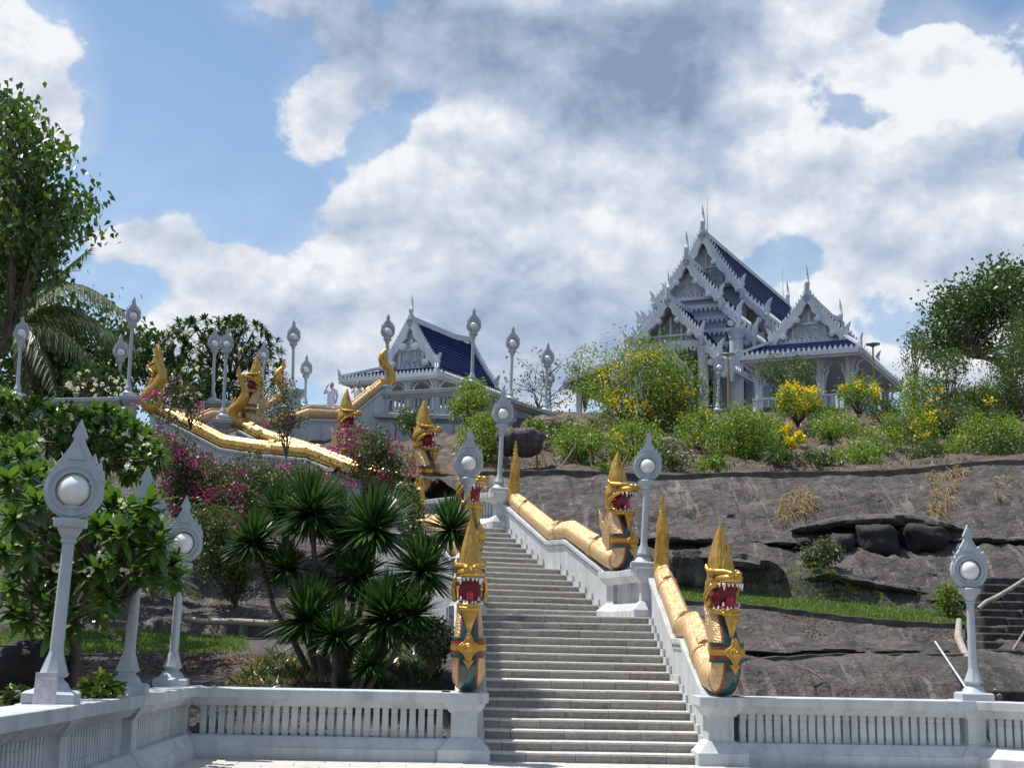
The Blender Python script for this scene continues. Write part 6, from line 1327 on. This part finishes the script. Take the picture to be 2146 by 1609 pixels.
SHL = ['low bush left of the first bare stem, on the shoulder of the dark hollow', 'tiny bush on the kerb under the forked bare stem', 'bush at the foot of the largest shrub, right of the lamp tip', 'bush hard under the small temple lamp platform', 'bush beneath the hanging yellow blossom spray', "bush in front of the pavilion's middle columns", 'bush under the disc pole of the larger pavilion', 'scrubby bush above the long straw tuft', 'bush midway between long straw tuft and kerb end', 'bush below the sprawling shrub, near the kerb', 'bush beneath the high bright shrub at the picture edge', 'smallest bush beside the lamp tip on the kerb', 'bush against the flat hut under the big tree', 'bush on the shoulder between dark boulder and terrace wall', 'bush above the round straw tuft']
for k, (x, y, rx, ry, Y) in enumerate(SHX): shrub(SHL[k], x, y, rx, ry, Y, 320, 0, LF_SHRUB if k % 2 else LF_SHRUBD, group='plain low bushes on the temple slope')
shrub('grey green cushion plant growing at the foot of the black boulders', 1722, 1162, 42, 26, 12.0, 420, 0, LF_PALE, .10, depth=.35, name='cushion_plant', cat_='plant', group=None)
shrub('pale variegated bush squeezed between dracaena and white parapet', 905, 1345, 40, 42, 1.9, 700, 0, LF_PALE, .09, depth=.35, name='variegated_bush', cat_='bush', group=None)
shrub('bright leafy weed growing behind the side balustrade near the biggest lamp', 216, 1440, 42, 20, -6.2, 90, 0, LF_SHRUB, .13, depth=.25, name='leafy_weed', cat_='weed', group=None, nst=5)
shrub('upright sapling in the grass at the end of the green strip', 1990, 1262, 20, 38, 10.2, 160, 0, LF_SHRUB, .10, depth=.3, name='sapling', cat_='sapling', group=None)
shrub('dark ferny weed beside the foot of the biggest lamp', 45, 1462, 36, 26, -7.0, 120, 0, LF_SHRUBD, .12, depth=.3, name='leafy_weed', cat_='weed', group=None, nst=5)
shrub('weedy green plant among the old black steps', 2125, 1430, 26, 24, 3.2, 160, 0, LF_SHRUBD, .09, depth=.3, name='leafy_weed', cat_='weed', group=None, nst=5)

P = []
for _ in range(90):
    n = NR.integers(1, 33); Pn, u_, k = step_edge(n); d_ = arr(-u_[1], u_[0]); w = NR.uniform(.05, 1)**.5 if NR.uniform() < .5 else 1-NR.uniform(.0, 1)**.5*.5
    q = Pn-u_*(WF[k]*w)+d_*NR.uniform(.1, .34); P.append([q[0], q[1], n*HS-.015])
scatter_leaves('step_litter', 'few dry leaves lying on the granite treads', np.array(P), .075, DEADLF)
# ================================================================== small things
def boulder(label, c, r, seed, m=BLACKROCK, group='dark boulders on the cliff'):
    n, k = 28, 18; mb = MB(); V = []
    for i in range(k+1):
        for j in range(n):
            a, b = 2*pi*j/n, pi*i/k; d = np.array([math.sin(b)*math.cos(a), math.sin(b)*math.sin(a), math.cos(b)]); V.append(np.sign(d)*np.abs(d)**.62)
    V = np.array(V); V = V*(1+.20*fbm(V*1.4+seed*3.1, 3, seed)[:, None]+.07*fbm(V*4+seed, 2, seed)[:, None])*np.array(r); F = [[i*n+j, i*n+(j+1) % n, (i+1)*n+(j+1) % n, (i+1)*n+j] for i in range(k) for j in range(n)]
    o = link('boulder', np_mesh('boulder', V, np.array(F), m, True)); o.location = tuple(c); return setp(o, label, 'boulder', group)
boulder('squarish black boulder, widest of those under the crack', at(1947, 1130, 13.4)+arr(0, .6, 0), (.70, .75, .44), 2)
boulder('black boulder with sloping top beside the squarish one', at(1845, 1135, 13.4)+arr(0, .6, 0), (.62, .75, .48), 5)
boulder('low black boulder tucked behind the cushion plant', at(1770, 1140, 13.1)+arr(0, .35, 0), (.32, .4, .30), 8)
boulder('small black boulder at the end of the boulder row', at(1690, 1135, 13.2)+arr(0, .3, 0), (.18, .3, .14), 11)
boulder('dark boulder below the lamp at the top of the second parapet', at(1092, 918, 20.6)+arr(0, .5, -.05), (.78, .6, .50), 17, ROCK)
boulder('dark rock bulge in the shadow beside the first landing post', at(1440, 1190, 10.9)+arr(.0, .5, 0), (.62, .5, .46), 21, ROCK)
boulder('dark rock with rough face behind the gold serpent crest', at(1590, 1205, 11.4)+arr(0, .35, 0), (.7, .45, .28), 24, ROCK)
boulder('undercut rock lump above the grass strip', at(1800, 1222, 11.4)+arr(0, .4, 0), (.62, .4, .24), 27, BLACKROCK)
boulder('black rock in the shade at the picture edge behind the side balustrade', at(20, 1405, -2.0), (.8, .7, .42), 35)
def limb(name, label, cat_, pts, r, m=WOOD, group=None, n=8):
    c = np.array(pts[0]); mb = MB(); mb.tube([tuple(np.array(p)-c) for p in pts], r, n); o = mb.build(name, m, smooth=60); o.location = tuple(c); return setp(o, label, cat_, group)
limb('fallen_log', 'long pale fallen log lying along the dark kerb', 'log', [at(386, 1295, 10.3), at(430, 1302, 10.2), at(500, 1302, 10.2), at(560, 1306, 10.2), at(610, 1304, 10.2), at(660, 1308, 10.2)], [.06, .085, .08, .085, .08, .06])
limb('dry_stick', 'thin dry stick lying on the shaded rock slope', 'stick', [at(515, 1266, 11.3), at(590, 1274, 11.2)], [.02, .012])
limb('white_pole', 'straight white pole leaning from the lamp foot onto the rock', 'pole', [at(1960, 1344, 4.9), at(2030, 1449, 1.0)], .022, WHITE)
limb('pale_stick', 'pale stick leaning across the old black steps', 'stick', [at(2108, 1385, 5.2), at(2150, 1318, 5.6)], .025)
limb('dead_branch', 'pale dead branch curving up beside the old black steps', 'branch', [at(2050, 1275, 8), at(2065, 1262, 8.1), at(2090, 1250, 8.2), at(2115, 1235, 8.4), at(2150, 1212, 8.6)], [.05, .06, .06, .055, .05], WOOD, 'dead branches near the old steps')
limb('dead_branch', 'long grey root running down along the edge of the old black steps', 'branch', [at(2010, 1300, 8.2), at(2008, 1335, 6.6), at(2025, 1375, 5), at(2050, 1410, 3.4), at(2095, 1460, 2.2)], [.07, .09, .08, .08, .06], WOOD, 'dead branches near the old steps')
for k, (pts, lab) in enumerate([([(1690, 1400), (1730, 1425), (1760, 1452), (1790, 1466)], 'thin dead branch lying on the lower slab, forked below'), ([(1702, 1466), (1720, 1445), (1735, 1437), (1775, 1455)], 'short dead twig by the balustrade rail'), ([(1770, 1435), (1800, 1450), (1828, 1463)], 'pale twig on the lower slab nearest the lamp')]):
    limb('dead_twig', lab, 'twig', [at(x, y, 2.6) for x, y in pts], [.02, .016, .012, .008][:len(pts)], WOOD, 'dead twigs on the lower slab', 6)
# bare stems between the shrubs
for k, (x0, y0, x1, y1, Y, lab) in enumerate([(1165, 990, 1212, 920, 20.5, 'grey bare stem slanting above the dark kerb'), (1127, 990, 1110, 920, 20.5, 'upright bare stem beside the rock hollow'), (1240, 985, 1222, 925, 20.5, 'forked bare stem under the low wide shrub'), (1300, 985, 1320, 925, 20.6, 'bare stem under the largest shrub'), (1480, 985, 1462, 920, 21, 'bare stem by the lamp tip')]):
    b, e = at(x0, y0, Y), at(x1, y1, Y+.5); m = (b+e)/2+arr(.1, 0, .05); t = limb('bare_stem', lab, 'bare stem', [b, m, e], [.035, .028, .012], WOOD if k == 0 else TWIG, 'bare stems above the kerb', 6)
# lightning cable draped on the rock
limb('cable', 'grey cable sagging across the dark rock to the landing lamp', 'cable', [at(1332, 1105, 9.5), at(1345, 1115, 9.0), at(1362, 1116, 8.0), at(1372, 1108, 7.2)], .014, STEEL, n=6)
# ---------------- two visitors
def person(label, foot, h, yaw, shirt, pose, lower=None):
    t = empty('person', tuple(foot), yaw, label=label, cat='person', scale=h/1.7)
    J = {'pel': (0, 0, .92), 'spi': (0, .01, 1.12), 'che': (0, 0, 1.32), 'nec': (0, -.01, 1.47), 'hd0': (0, -.02, 1.53), 'hd': (0, -.03, 1.64),
         'hl': (.09, 0, .88), 'kl': (.10, -.02, .48), 'al': (.10, .01, .08), 'fl': (.10, -.13, .03), 'hr': (-.09, 0, .88), 'kr': (-.10, -.02, .48), 'ar': (-.10, .01, .08), 'fr': (-.10, -.13, .03),
         'sl': (.18, 0, 1.39), 'sr': (-.18, 0, 1.39)}
    if pose == 'hand_up': J.update(el=(.27, .02, 1.12), wl=(.26, -.10, .90), er=(-.33, -.12, 1.20), wr=(-.17, -.20, 1.52))
    else: J.update(el=(.28, -.12, 1.18), wl=(.10, -.26, 1.36), er=(-.28, -.12, 1.18), wr=(-.10, -.26, 1.36))
    E_ = [('pel', 'spi'), ('spi', 'che'), ('che', 'nec'), ('nec', 'hd0'), ('pel', 'hl'), ('hl', 'kl'), ('kl', 'al'), ('al', 'fl'), ('pel', 'hr'), ('hr', 'kr'), ('kr', 'ar'), ('ar', 'fr'), ('che', 'sl'), ('sl', 'el'), ('el', 'wl'), ('che', 'sr'), ('sr', 'er'), ('er', 'wr')]
    rad = dict(pel=.15, spi=.135, che=.15, nec=.055, hd0=.055, hl=.095, kl=.06, al=.04, fl=.04, hr=.095, kr=.06, ar=.04, fr=.04, sl=.065, sr=.065, el=.042, er=.042, wl=.03, wr=.03)
    # fingers
    for s, w, e in (('l', 'wl', 'el'), ('r', 'wr', 'er')):
        d = unit(np.array(J[w])-np.array(J[e])); sd = unit(np.cross(d, [0, 0, 1.0])+1e-6); J['p'+s] = tuple(np.array(J[w])+d*.075); E_.append((w, 'p'+s)); rad['p'+s] = .032
        for q, (o, ln) in enumerate(((-.03, .07), (-.01, .085), (.012, .08), (.032, .06))): J[f'f{s}{q}'] = tuple(np.array(J['p'+s])+d*ln+sd*o+np.array([0, -.02, 0])); rad[f'f{s}{q}'] = .009; E_.append(('p'+s, f'f{s}{q}'))
        J[f't{s}'] = tuple(np.array(J[w])+d*.05+sd*.055+np.array([0, -.03, 0])); rad[f't{s}'] = .010; E_.append((w, f't{s}'))
    nm = [k for k in J if k != 'hd']; me = bpy.data.meshes.new('body'); me.from_pydata([J[k] for k in nm], [(nm.index(a), nm.index(b)) for a, b in E_], []); me.materials.append(SKIN)
    o = link('body', me, t); md = o.modifiers.new('skin', 'SKIN'); sv = me.skin_vertices[0].data
    for i, k in enumerate(nm): sv[i].radius = (rad[k], rad[k]*(.75 if k in ('pel', 'spi', 'che') else 1)); sv[i].use_root = (k == 'pel')
    md.use_smooth_shade = True; sb = o.modifiers.new('sub', 'SUBSURF'); sb.levels = 1; sb.render_levels = 2
    mb = MB(); mb.rings([[(w*math.cos(2*pi*j/16), c+dd*math.sin(2*pi*j/16), zz) for j in range(16)] for zz, w, dd, c in ((1.50, .045, .05, -.02), (1.53, .065, .075, -.035), (1.57, .076, .09, -.03), (1.63, .082, .10, -.02), (1.69, .078, .098, -.012), (1.73, .058, .075, -.008), (1.752, .02, .03, -.005))])
    mb.ell((0, -.135, 1.605), (.014, .02, .02)); mb.ell((.083, -.01, 1.61), (.012, .025, .035)); mb.ell((-.083, -.01, 1.61), (.012, .025, .035)); hd = mb.build('head', SKIN, t, smooth=180)
    mb = MB()
    for s in (-1, 1): mb.ell((s*.032, -.122, 1.635), (.014, .01, .008))
    mb.ell((0, -.122, 1.565), (.025, .01, .006)); mb.build('face', HAIR, hd)
    mb = MB(); mb.rings([[(w*math.cos(2*pi*j/16), c+dd*math.sin(2*pi*j/16), zz) for j in range(16)] for zz, w, dd, c in ((1.56, .08, .07, .045), (1.63, .09, .088, .022), (1.69, .087, .102, .0), (1.74, .066, .085, .0), (1.768, .02, .03, 0))]); mb.build('hair', HAIR, t, smooth=180)
    mb = MB(); mb.rings([[(w*math.cos(2*pi*j/18), c+dd*math.sin(2*pi*j/18), zz) for j in range(18)] for zz, w, dd, c in ((.80, .215, .155, 0), (.95, .20, .145, 0), (1.12, .175, .135, .005), (1.30, .195, .135, 0), (1.40, .165, .105, 0), (1.455, .07, .07, -.005))])
    for s, e in (('sl', 'el'), ('sr', 'er')): mb.tube([np.array(J[s])*.9+np.array(J['che'])*.1, J[s], np.array(J[s])*.35+np.array(J[e])*.65], [.08, .082, .068], 12)
    mb.build('shirt', shirt, t, smooth=60)
    mb = MB()
    for s in ('l', 'r'): mb.tube([np.array(J['h'+s])+[0, 0, .06], J['h'+s], J['k'+s], np.array(J['a'+s])+[0, 0, .03]], [.115, .115, .08, .065], 12)
    mb.build('trousers', lower or CLOTHD, t, smooth=60); return t
f1 = at(691, 905, 36.0); f1[2] = at(691, 806, 36.0)[2]-1.62; person('visitor in a lavender white shirt with one hand raised to the face', f1, 1.66, -.1, SHIRT, 'hand_up', SHIRT)
f2 = at(747, 905, 37.0); f2[2] = at(748, 803, 37.0)[2]-1.66; p2 = person('visitor in a white shirt and black trousers holding a camera before the face', f2, 1.7, -.25, SHIRT2, 'camera')
mb = MB(); mb.box(-.06, .06, -.03, .03, -.04, .04); mb.lathe([(.03, 0), (.035, .05)], 12); o = mb.build('camera_body', CLOTHD, bevel=.008); o.location = tuple(np.array(f2)+arr(.0, -.30, 1.42)); setp(o, 'small black camera held up by the visitor in black trousers', 'camera'); o.rotation_euler = (0, 0, -.25)
poly_prism('landing', [f1[:2]+arr(-3, -2.2), f1[:2]+arr(4, -2.2), f1[:2]+arr(4, 4), f1[:2]+arr(-3, 4)], 6.0, f1[2], WHITE2, stair)
